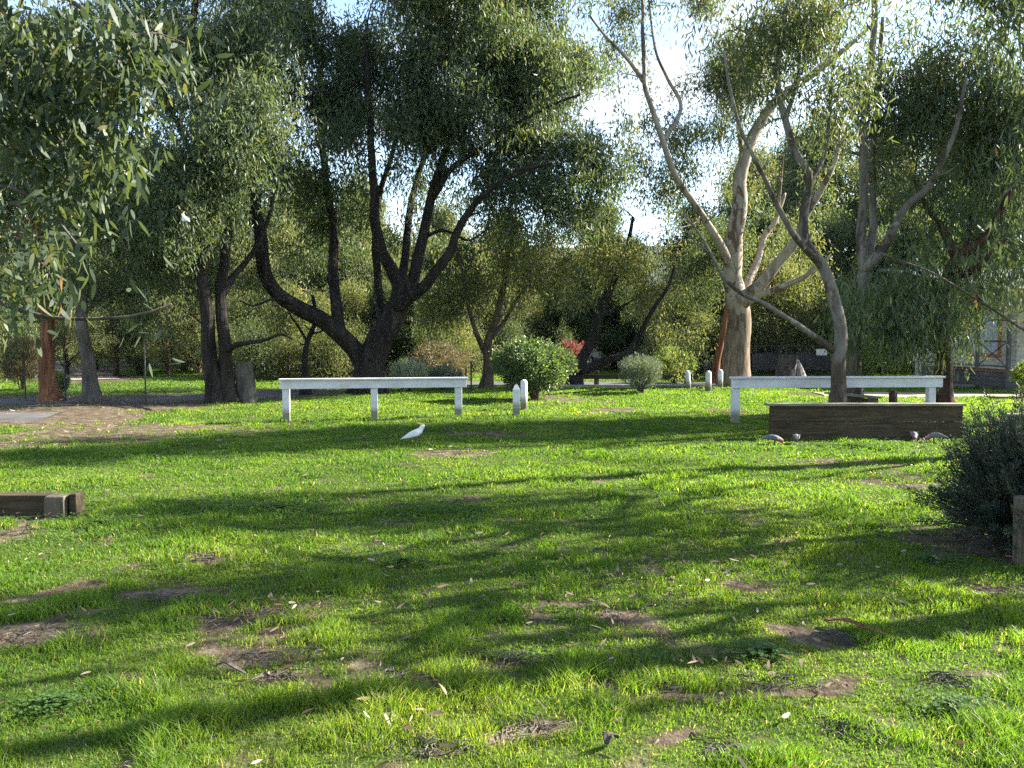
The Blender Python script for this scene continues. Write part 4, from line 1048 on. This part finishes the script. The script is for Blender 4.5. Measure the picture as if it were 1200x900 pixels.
# ------------------------------------------------------------------ house with deck
def house():
    X0, Y0, X1, Y1 = 14.8, 24.5, 23.0, 29.6
    root = empty('house', (X0, Y0, 0), 'cream weatherboard house with orange trims and raised deck at the right edge', 'house')
    T = lambda lo, hi: ((lo[0] - X0, lo[1] - Y0, lo[2]), (hi[0] - X0, hi[1] - Y0, hi[2]))
    DZ = .56
    d = MB()
    for k in range(int((Y1 - Y0) / .145)): d.box(*T((X0 - .02, Y0 + k * .145, DZ - .03), (X1, Y0 + k * .145 + .138, DZ)))
    d.build('deck', M_DECK, root)
    s = MB()
    for z in np.arange(-.05, .50, .145):
        s.box(*T((X0, Y0 + .02, z), (X1, Y0 + .045, z + .135))); s.box(*T((X0 + .003, Y0 + .046, z), (X0 + .028, Y1, z + .135)))
    s.build('skirting', M_SKIRT, root)
    for x in (X0 + .06, X0 + 2.6, X0 + 5.2):
        MB().box(*T((x, Y0 + .06, DZ), (x + .10, Y0 + .16, 3.0))).build('veranda_post', M_SKIRT, root, bevel=.005)
    for y in (Y0 + 1.7, Y0 + 3.6): MB().box(*T((X0 + .06, y, DZ), (X0 + .15, y + .09, 3.0))).build('veranda_post', M_SKIRT, root, bevel=.005)
    r = MB(); r.box(*T((X0 + .08, Y0 + .17, DZ + .88), (X0 + .14, Y1, DZ + .94))); r.box(*T((X0 + .08, Y0 + .17, DZ + .12), (X0 + .13, Y1, DZ + .17)))
    for ya, yb in ((Y0 + .2, Y0 + 1.7), (Y0 + 1.8, Y0 + 3.6)):
        for za, zb in ((DZ + .15, DZ + .9), (DZ + .9, DZ + .15)):
            r.tube([np.array([.11, ya - Y0, za]), np.array([.11, yb - Y0, zb])], [.022, .022], 4)
    r.build('railing', M_SKIRT, root)
    WX, WY = 15.95, 25.9
    w = MB()
    for z in np.arange(DZ, 3.1, .15):
        for lo, hi in (((WX, WY, z), (WX + .03, Y1 + 3, z + .145)), ((WX + .031, WY - .0, z), (X1, WY + .03, z + .145))):
            lo, hi = T(lo, hi); V = np.array([(lo[0],lo[1],lo[2]),(hi[0],lo[1],lo[2]),(hi[0],hi[1],lo[2]),(lo[0],hi[1],lo[2]),(lo[0],lo[1],hi[2]),(hi[0],lo[1],hi[2]),(hi[0],hi[1],hi[2]),(lo[0],hi[1],hi[2])], float)
            V[[0, 3], 0] -= .012; V[[0, 1], 1] -= .012
            w.add(V, [(0,3,2,1),(4,5,6,7),(0,1,5,4),(1,2,6,5),(2,3,7,6),(3,0,4,7)])
    w.box(*T((WX + .04, WY + .04, 0), (X1 - .1, Y1 + 2.9, 3.08)))
    w.build('wall', M_CREAM, root)
    def window(y0, y1, z0, z1):
        f = MB(); x = WX - .05
        for lo, hi in (((x, y0 - .12, z0 - .1), (WX - .015, y0, z1 + .1)), ((x, y1, z0 - .1), (WX - .015, y1 + .12, z1 + .1)), ((x, y0 + .001, z1), (WX - .015, y1 - .001, z1 + .1)), ((x, y0 + .001, z0 - .1), (WX - .015, y1 - .001, z0))): f.box(*T(lo, hi))
        fo = f.build('window', M_ORANGE, root)
        MB().box(*T((WX - .028, y0, z0), (WX - .016, y1, z1))).build('pane', M_PANE, fo)
    window(26.85, 28.55, 1.05, 2.55)
    MB().box(*T((16.5, WY - .05, DZ), (17.4, WY - .016, 2.6))).build('door', M_GLASS, root)
    rf = MB(); P = np.array([(X0 - .3, Y0 - .3, 2.95), (X1, Y0 - .3, 2.95), (X1, Y1 + 3, 4.2), (X0 - .3, Y1 + 3, 4.2)]) - (X0, Y0, 0)
    rf.loft([P, P + (0, 0, .08)]); ro = rf.build('roof', M_ROOF, root)
house()

# ------------------------------------------------------------------ birds
def ring(c, u, w, ru, rw, n=14):
    a = np.linspace(0, 2 * PI, n, endpoint=False)
    return np.asarray(c) + np.outer(np.cos(a) * ru, u) + np.outer(np.sin(a) * rw, w)
def bird(name, label, cat, px, py, d, scale, rz, kind, pose='stand', z=None, group=None):
    c = at(px, py, d); zz = float(height(c[0], c[1])) + .025 if z is None else z
    root = empty(name, (c[0], c[1], zz), label, cat, group, rz); s = scale
    # spine in x (forward) and z ; sections: x, z, half width, half height
    if pose == 'stand':
        sec = [(-.56,.06,.014,.010),(-.46,.09,.046,.018),(-.34,.135,.075,.042),(-.22,.19,.118,.090),(-.08,.245,.145,.130),(.05,.295,.145,.145),(.14,.35,.122,.130),(.195,.42,.088,.092),(.225,.48,.080,.080),(.265,.535,.090,.090),(.305,.57,.072,.064),(.31,.60,.026,.024)]
        head = (.275, .53)
    else:   # head down, feeding
        sec = [(-.46,.16,.012,.008),(-.38,.18,.038,.014),(-.27,.21,.060,.032),(-.16,.245,.100,.075),(-.02,.26,.125,.105),(.10,.24,.120,.110),(.19,.20,.098,.095),(.26,.15,.075,.078),(.31,.105,.066,.066),(.335,.07,.052,.052),(.345,.045,.024,.024)]
        head = (.315, .10)
    X = np.array([q[0] for q in sec]); Z = np.array([q[1] for q in sec]); tx, tz = np.gradient(X), np.gradient(Z); ll = np.hypot(tx, tz); tx, tz = tx / ll, tz / ll
    rings = [ring((X[k] * s, 0, Z[k] * s), np.array([0, 1., 0]), np.array([-tz[k], 0, tx[k]]), sec[k][2] * s, sec[k][3] * s) for k in range(len(sec))]
    b = MB(); b.loft(rings)
    mats = {'cockatoo': [M_FEATHW], 'galah': [M_FEATHG, M_PINK, M_PALEPINK]}[kind]
    body = b.build('body', mats, root, smooth=True)
    if kind == 'galah':
        V = np.concatenate(rings); m = 14
        for p in body.data.polygons:
            ids = list(p.vertices); k = min(i2 // m for i2 in ids); jj = np.mean([(i2 % m) for i2 in ids if True]); lowh = np.mean([V[i2][2] for i2 in ids]) < Z[k] * s + .02 * s
            if k >= len(sec) - 5: p.material_index = 2 if not lowh else 1
            elif k >= 3 and lowh: p.material_index = 1
    sm = body.modifiers.new('sub', 'SUBSURF'); sm.levels = 1; sm.render_levels = 1
    # folded wings
    for sy in (-1, 1):
        w = MB(); W = []
        ws = [(-.50,.085,.004,.016),(-.38,.135,.010,.045),(-.20,.215,.012,.095),(-.05,.275,.012,.115),(.07,.32,.010,.095),(.13,.36,.004,.03)] if pose == 'stand' else [(-.42,.185,.004,.016),(-.30,.215,.010,.040),(-.15,.26,.012,.080),(0,.27,.012,.095),(.12,.245,.010,.075),(.18,.21,.004,.03)]
        off = np.interp([q[0] for q in ws], X, [q[2] for q in sec])
        for k, (x, zc, t_, hh) in enumerate(ws): W.append(ring((x * s, sy * (off[k] + .006) * s, zc * s), np.array([0, 1., 0]), np.array([-.4, 0, .92]), t_ * s, hh * s, 10))
        w.loft(W); w.build('wing', M_FEATHW if kind == 'cockatoo' else M_FEATHG, root, smooth=True)
        e = MB(); ex, ez = head[0] + .03, head[1] + .012; u = np.array([1., 0, 0]); v = np.array([0, 0, 1.])
        e.loft([ring((ex * s, sy * (.060 + dy) * s, ez * s), u, v, rr * s, rr * s, 8) for dy, rr in ((-.006, .014), (.004, .013), (.008, .006))]); e.build('eye', M_EYE, root, smooth=True)
        l = MB(); fx = (.02 if pose == 'stand' else .03)
        l.tube(np.array([(fx, sy * .05, .26), (fx + .03, sy * .055, .10), (fx + .01, sy * .055, -.02)]) * s, [.032 * s, .016 * s, .012 * s], 8)
        for a in (-.5, .5, 2.6): l.tube(np.array([(fx + .01, sy * .055, .0), (fx + .01 + .05 * math.cos(a), sy * .055 + .05 * math.sin(a), -.02)]) * s, [.010 * s, .006 * s], 6)
        l.build('leg', M_LEG, root, smooth=True)
    bk = MB()
    if pose == 'stand': bp = [(.325, .535, .030), (.36, .525, .027), (.378, .503, .018), (.376, .478, .004)]
    else: bp = [(.345, .075, .026), (.366, .052, .022), (.366, .030, .015), (.355, .010, .004)]
    bk.tube(np.array([(x, 0, z_) for x, z_, r in bp]) * s, [r * s for *_, r in bp], 8); bk.build('beak', M_BEAK if kind == 'cockatoo' else M_BEAKP, root, smooth=True)
    cr = MB(); hx, hz = head
    for k in range(5):
        a = k * .1
        if pose == 'stand': pts = np.array([(hx + .01 - k * .012, (k - 2) * .006, hz + .06), (hx - .07 - k * .014, (k - 2) * .012, hz + .10), (hx - .16 - a * .25, (k - 2) * .014, hz + .12 + k * .016)])
        else: pts = np.array([(hx + .03 - k * .01, (k - 2) * .006, hz + .04), (hx + .0 - k * .01, (k - 2) * .012, hz + .085), (hx - .04 - a * .2, (k - 2) * .014, hz + .10)])
        cr.tube(pts * s, [.028 * s, .030 * s, .006 * s], 6)
    cr.build('crest', M_CREST if kind == 'cockatoo' else M_PALEPINK, root, smooth=True)
    return root
bird('cockatoo', 'white cockatoo with yellow crest standing on the lawn before the left rail', 'bird', 487, 514, 12.7, .425, 0.12, 'cockatoo')
GG = 'galahs feeding by the timber wall'
bird('galah', 'grey and pink galah feeding at the left end of the timber wall', 'bird', 906, 523, 12.2, .40, -.1, 'galah', 'feed', None, GG)
bird('galah', 'pale grey galah seen from behind, second from the left by the wall', 'bird', 933, 519, 12.4, .38, 1.35, 'galah', 'feed', None, GG)
bird('galah', 'galah facing the camera left of the rightmost galah', 'bird', 1071, 513, 12.6, .38, -1.85, 'galah', 'feed', None, GG)
bird('galah', 'galah with bright pink breast facing left, nearest the juniper', 'bird', 1096, 518, 12.4, .40, PI - .25, 'galah', 'feed', None, GG)
pc = at(217, 262, 17.7)
bird('cockatoo', 'distant white cockatoo perched high among the dark leaves at left', 'bird', 217, 262, 17.7, .38, 2.4, 'cockatoo', 'stand', float(pc[2]))

#@@GRASS
# ------------------------------------------------------------------ grass, clover, litter
def paved(x, y):
    return (seg_dist(x, y, PATH_L) < 1.0) | (seg_dist(x, y, PATH_D) < 1.15) | (seg_dist(x, y, ROAD_B) < 1.65) | (seg_dist(x, y, PATH_R) < .9) | (seg_dist(x, y, TRACK) < 1.2)
def scatter(n, d0, d1, margin=1.15):
    d = d0 * (d1 / d0) ** rng.random(n)
    x = (rng.random(n) * 2 - 1) * (d * .625 * margin + 2.6)
    return x, d
def grass():
    n = 1080000
    x, y = scatter(n, 2.3, 40)
    dm = dirt(x, y); cl = fbm(x * 1.3 + 5, y * 1.3, 3); tuft = fbm(x * 3.1 + 9, y * 3.1 + 2, 2); fine = vnoise(x * 11, y * 11)
    keep = (rng.random(n) > np.clip(dm * 1.45 - .08, 0, .965)) & ~paved(x, y) & (rng.random(n) < .35 + 1.1 * fine)
    x, y, dm, cl, tuft = x[keep], y[keep], dm[keep], cl[keep], tuft[keep]; n = len(x)
    d = np.hypot(x, y)
    near = np.clip((4.6 - y) / 2.2, 0, 1)
    h = (.025 + .045 * np.clip((tuft - .44) * 3.6, 0, 1.3) + .055 * near * np.clip((tuft - .40) * 4, 0, 1.2)) * (.55 + .75 * rng.random(n)) * (1 - .45 * dm)
    h = h + .018 * np.clip((y - 12) / 20, 0, 1)
    w = np.maximum(.0030, .00115 * d) * (.7 + .6 * rng.random(n))
    a = rng.random(n) * 2 * PI; lean = .25 + .55 * rng.random(n)
    dirx, diry = np.cos(a) * lean, np.sin(a) * lean
    a2 = rng.random(n) * PI; sx, sy = np.cos(a2), np.sin(a2)
    B = np.stack([x, y, height(x, y) - .004], 1)
    def pt(f, ww):
        return B + np.stack([dirx * h * f * f + sx * w * ww, diry * h * f * f + sy * w * ww, h * f * (1 - .18 * f)], 1)
    V = np.stack([pt(0, .5), pt(0, -.5), pt(.55, .42), pt(.55, -.42), pt(1, 0)], 1).reshape(-1, 3)
    b = (np.arange(n) * 5)[:, None]
    loops = (b + np.array([0, 2, 3, 1, 2, 4, 3])[None]).ravel(); cnt = np.tile([4, 3], n)
    cl2 = fbm(x * .45 + 90, y * .6 + 3, 2); t = np.clip(.38 + .9 * (cl - .5) + .5 * (cl2 - .5) + .15 * rng.normal(size=n) + .3 * dm, 0, .93)
    t[rng.random(n) < (.03 + .22 * dm) * np.exp(-y / 11) ] = 1.0
    o = obj('grass', mesh_np('grass', V, loops, cnt, LM['grass'], {'tint': ('FACE', np.repeat(t, 2))})); tag(o, 'short sunlit lawn grass with worn patches', 'grass', kind='stuff')
grass()
def clover():
    ell = [(330,598,260,14,900),(600,600,200,12,500),(120,620,90,12,300),(70,835,45,14,160),(900,770,50,10,160),(860,455,30,2,0),(470,660,100,6,150),(1000,523,90,8,250),(700,780,60,6,120),(1120,835,40,10,100),(380,655,60,7,160),(1090,660,80,9,220)]
    Ps, Ts = [], []
    for px, py, rx, ry, n in ell:
        if not n: continue
        c = gnd(px, py); a_, b_ = gnd(px, py - ry), gnd(px, py + ry); rX = rx / FPX * c[1]; rY = (a_[1] - b_[1]) / 2
        n = int(n * 2.2); u = rng.random(n) * 2 * PI; r = np.abs(rng.normal(size=n)) * .75; x, y = c[0] + rX * r * np.cos(u), c[1] + rY * r * np.sin(u)
        k = fbm(x * 2.6, y * 2.6, 2) > .47; x, y = x[k], y[k]
        Ps.append(np.stack([x, y, height(x, y) + .02 + .035 * rng.random(len(x))], 1))
    P = np.concatenate(Ps); n = len(P); P = np.repeat(P, 3, 0); m = len(P)
    a = np.tile([0, 2.09, 4.19], n) + np.repeat(rng.random(n) * 6, 3)
    D = np.stack([np.cos(a), np.sin(a), .12 + .3 * rng.random(m)], 1); D /= np.linalg.norm(D, axis=1, keepdims=True)
    sz = np.maximum(.016, .0028 * P[:, 1]) * (.8 + .4 * rng.random(m))
    # flat-ish leaflets
    Sd = np.cross(D, np.array([0, 0, 1.])); Sd /= np.linalg.norm(Sd, axis=1, keepdims=True)
    V = np.stack([P, P + D * sz[:, None] * .6 + Sd * sz[:, None] * .48, P + D * sz[:, None], P + D * sz[:, None] * .6 - Sd * sz[:, None] * .48], 1).reshape(-1, 3)
    o = obj('clover', mesh_np('clover', V, np.arange(m * 4), np.full(m, 4), LM['clover'], {'tint': ('FACE', np.clip(.5 + .3 * rng.normal(size=m), 0, 1))}))
    tag(o, 'dark green clover and low weeds growing through the lawn', 'weeds', kind='stuff')
clover()
def litter():
    n = 6000; x, y = scatter(n, 2.5, 16)
    dm = dirt(x, y); k = rng.random(n) < (.16 + .5 * dm) * (.2 + 1.3 * np.clip(fbm(x * .8 + 60, y * .8, 2) - .25, 0, 1)) * 2.7; x, y = x[k], y[k]
    ex = []
    for px, py, rx, ry, m in ((760,680,130,40,150),(320,720,60,14,45),(560,700,180,30,80),(500,640,160,20,60),(900,660,160,20,50),(850,790,140,16,40),(420,650,200,16,40),(280,790,60,14,16),(350,800,50,8,10),(800,700,60,20,20),(690,760,60,20,14),(110,470,110,8,420),(650,466,50,5,60),(470,860,40,20,14)):
        m = int(m * 1.5); c = gnd(px, py); a_, b_ = gnd(px, py - ry), gnd(px, py + ry); rX = rx / FPX * c[1]; rY = (a_[1] - b_[1]) / 2
        ex.append(np.stack([c[0] + rX * rng.normal(size=m) * .6, c[1] + rY * rng.normal(size=m) * .6], 1))
    q = np.concatenate([np.stack([x, y], 1)] + ex); x, y = q[:, 0], q[:, 1]; n = len(x)
    P = np.stack([x, y, height(x, y) + .03 + .035 * rng.random(n) * np.clip(9 / y, 0, 1)], 1)
    a = rng.random(n) * 2 * PI; D = np.stack([np.cos(a), np.sin(a), .25 * rng.normal(size=n)], 1); D /= np.linalg.norm(D, axis=1, keepdims=True)
    L = (.025 + .055 * rng.random(n) ** 1.6) * np.where(y > 12, 1.5, 1); W = L * (.16 + .12 * rng.random(n))
    me = leaves_mesh('leaf_litter', P, D, L, W, LM['litter'], np.clip(.5 + .3 * rng.normal(size=n), 0, 1), 1, .3)
    o = obj('leaf_litter', me); tag(o, 'fallen dry gum leaves scattered over the lawn', 'leaf litter', kind='stuff')
    # little twigs and straw on the bare patches
    m = MB()
    for cx, cy, rx, ry in _DE[:36]:
        if cy > 13: continue
        for q in range(34):
            u = rng.random() * 6.28; r = math.sqrt(rng.random()); px, py = cx + rx * r * math.cos(u), cy + ry * r * math.sin(u); a = rng.random() * 6.28; l = .04 + .10 * rng.random(); z = float(height(px, py)) + .008
            m.tube(np.array([(px, py, z), (px + l * .5 * math.cos(a) , py + l * .5 * math.sin(a), z + .012), (px + l * math.cos(a + .3), py + l * math.sin(a + .3), z + .004)]), [.0025, .0028, .0015], 4)
    o = m.build('twig_litter', BM['grey']); tag(o, 'fine broken twigs lying on the bare soil patches', 'twigs', kind='stuff')
litter()
def bark_strip(label, px, py, length, width, ang, lift=.04):
    c = gnd(px, py); org = (c[0], c[1], float(height(*c)))
    P, t = smooth_path([(-length / 2, 0, lift), (-length * .2, .03 * length, lift + .02), (length * .2, -.02 * length, lift + .005), (length / 2, .04 * length, lift - .02)], length / 14)
    rings = []
    for p, q in zip(P, t):
        w = width * .5 * (math.sin(PI * min(1, .12 + q * .85)) ** .5) * (1 + .2 * rng.normal() * .4); a = np.linspace(-1, 1, 7)
        top = np.stack([np.full(7, p[0]), p[1] + a * w, p[2] + .25 * w * (a * a)], 1); bot = top[::-1] - (0, 0, .006)
        rings.append(np.concatenate([top, bot]))
    b = MB(); b.loft(rings)
    o = b.build('bark_strip', BM['red'] if px > 900 else BM['grey'], None, org, True); o.rotation_euler = (0, 0, ang); tag(o, label, 'bark strip')
bark_strip('long curled brown bark strip lying on the lawn at right', 1003, 740, .33, .045, -.62)
bark_strip('broken pale bark piece in the grass at the bottom edge', 717, 890, .10, .035, 1.0, .05)
bark_strip('thin grey bark strip on the grass beneath the left shade', 270, 797, .16, .022, -.3)

# ------------------------------------------------------------------ air
def haze():
    m, nt, out = newmat('haze_air'); v = nt.nodes.new('ShaderNodeVolumePrincipled'); v.inputs['Color'].default_value = (.80, .88, 1, 1)
    v.inputs['Density'].default_value = .00006; v.inputs['Anisotropy'].default_value = 0; nt.links.new(v.outputs[0], out.inputs['Volume'])
    o = MB().box((-2300, -320, -8), (2300, 2100, 235)).build('haze', m); tag(o, kind='stuff'); o['label'] = 'thin bluish air between the trees and the hill'; o['category'] = 'haze'
haze()

# ------------------------------------------------------------------ light, sky, camera
w = bpy.data.worlds.new("World"); sc.world = w; w.use_nodes = True
nt = w.node_tree; nt.nodes.clear()
out = nt.nodes.new('ShaderNodeOutputWorld'); bg = nt.nodes.new('ShaderNodeBackground'); sky = nt.nodes.new('ShaderNodeTexSky')
sky.sky_type = 'NISHITA'; sky.sun_disc = False; sky.sun_elevation = SUN_EL; sky.sun_rotation = SUN_AZ; sky.air_density = 1.0; sky.dust_density = .5; sky.ozone_density = 1.6
tc = nt.nodes.new('ShaderNodeTexCoord'); mp = nt.nodes.new('ShaderNodeMapping'); mp.inputs['Scale'].default_value = (1, 1, 2.6); nt.links.new(tc.outputs['Generated'], mp.inputs[0])
cn = noise(nt, 2.4, 7, mp.outputs[0], .3, .58)
cf = ramp(nt, [(.47, (0, 0, 0)), (.68, (1, 1, 1))], cn.outputs[0])
bw = nt.nodes.new('ShaderNodeRGBToBW'); nt.links.new(sky.outputs[0], bw.inputs[0])
mu = nt.nodes.new('ShaderNodeMath'); mu.operation = 'MULTIPLY'; mu.inputs[1].default_value = .95; nt.links.new(bw.outputs[0], mu.inputs[0])
cl_ = nt.nodes.new('ShaderNodeCombineColor'); 
for k in range(3): nt.links.new(mu.outputs[0], cl_.inputs[k])
skc = mixc(nt, cf.outputs[0], sky.outputs[0], cl_.outputs[0])
nt.links.new(skc, bg.inputs[0]); bg.inputs[1].default_value = .08; nt.links.new(bg.outputs[0], out.inputs[0])

sun = bpy.data.lights.new('sun', 'SUN'); sun.energy = 5.0; sun.angle = math.radians(.55); sun.color = (1, .93, .80)
so = bpy.data.objects.new('sun', sun); link(so); so.rotation_euler = Vector(-S).to_track_quat('-Z', 'Y').to_euler(); so.location = (20, 10, 30)

cam = bpy.data.cameras.new('camera'); cam.sensor_width = 36; cam.lens = FPX / 1200 * 36; cam.clip_end = 5000; cam.clip_start = .05
co = bpy.data.objects.new('camera', cam); link(co); co.location = (0, 0, CAM_H); co.rotation_euler = (PI / 2 - PITCH, 0, 0); sc.camera = co
vs = sc.view_settings; vs.view_transform = 'Standard'; vs.look = 'None'; vs.gamma = 1; vs.use_curve_mapping = False; vs.exposure = 2.42
cy = sc.cycles; cy.use_denoising = False; cy.sample_clamp_direct = .6; cy.sample_clamp_indirect = .6; cy.max_bounces = 7; cy.diffuse_bounces = 4; cy.glossy_bounces = 2; cy.transmission_bounces = 5; cy.transparent_max_bounces = 8
cy.caustics_reflective = False; cy.caustics_refractive = False
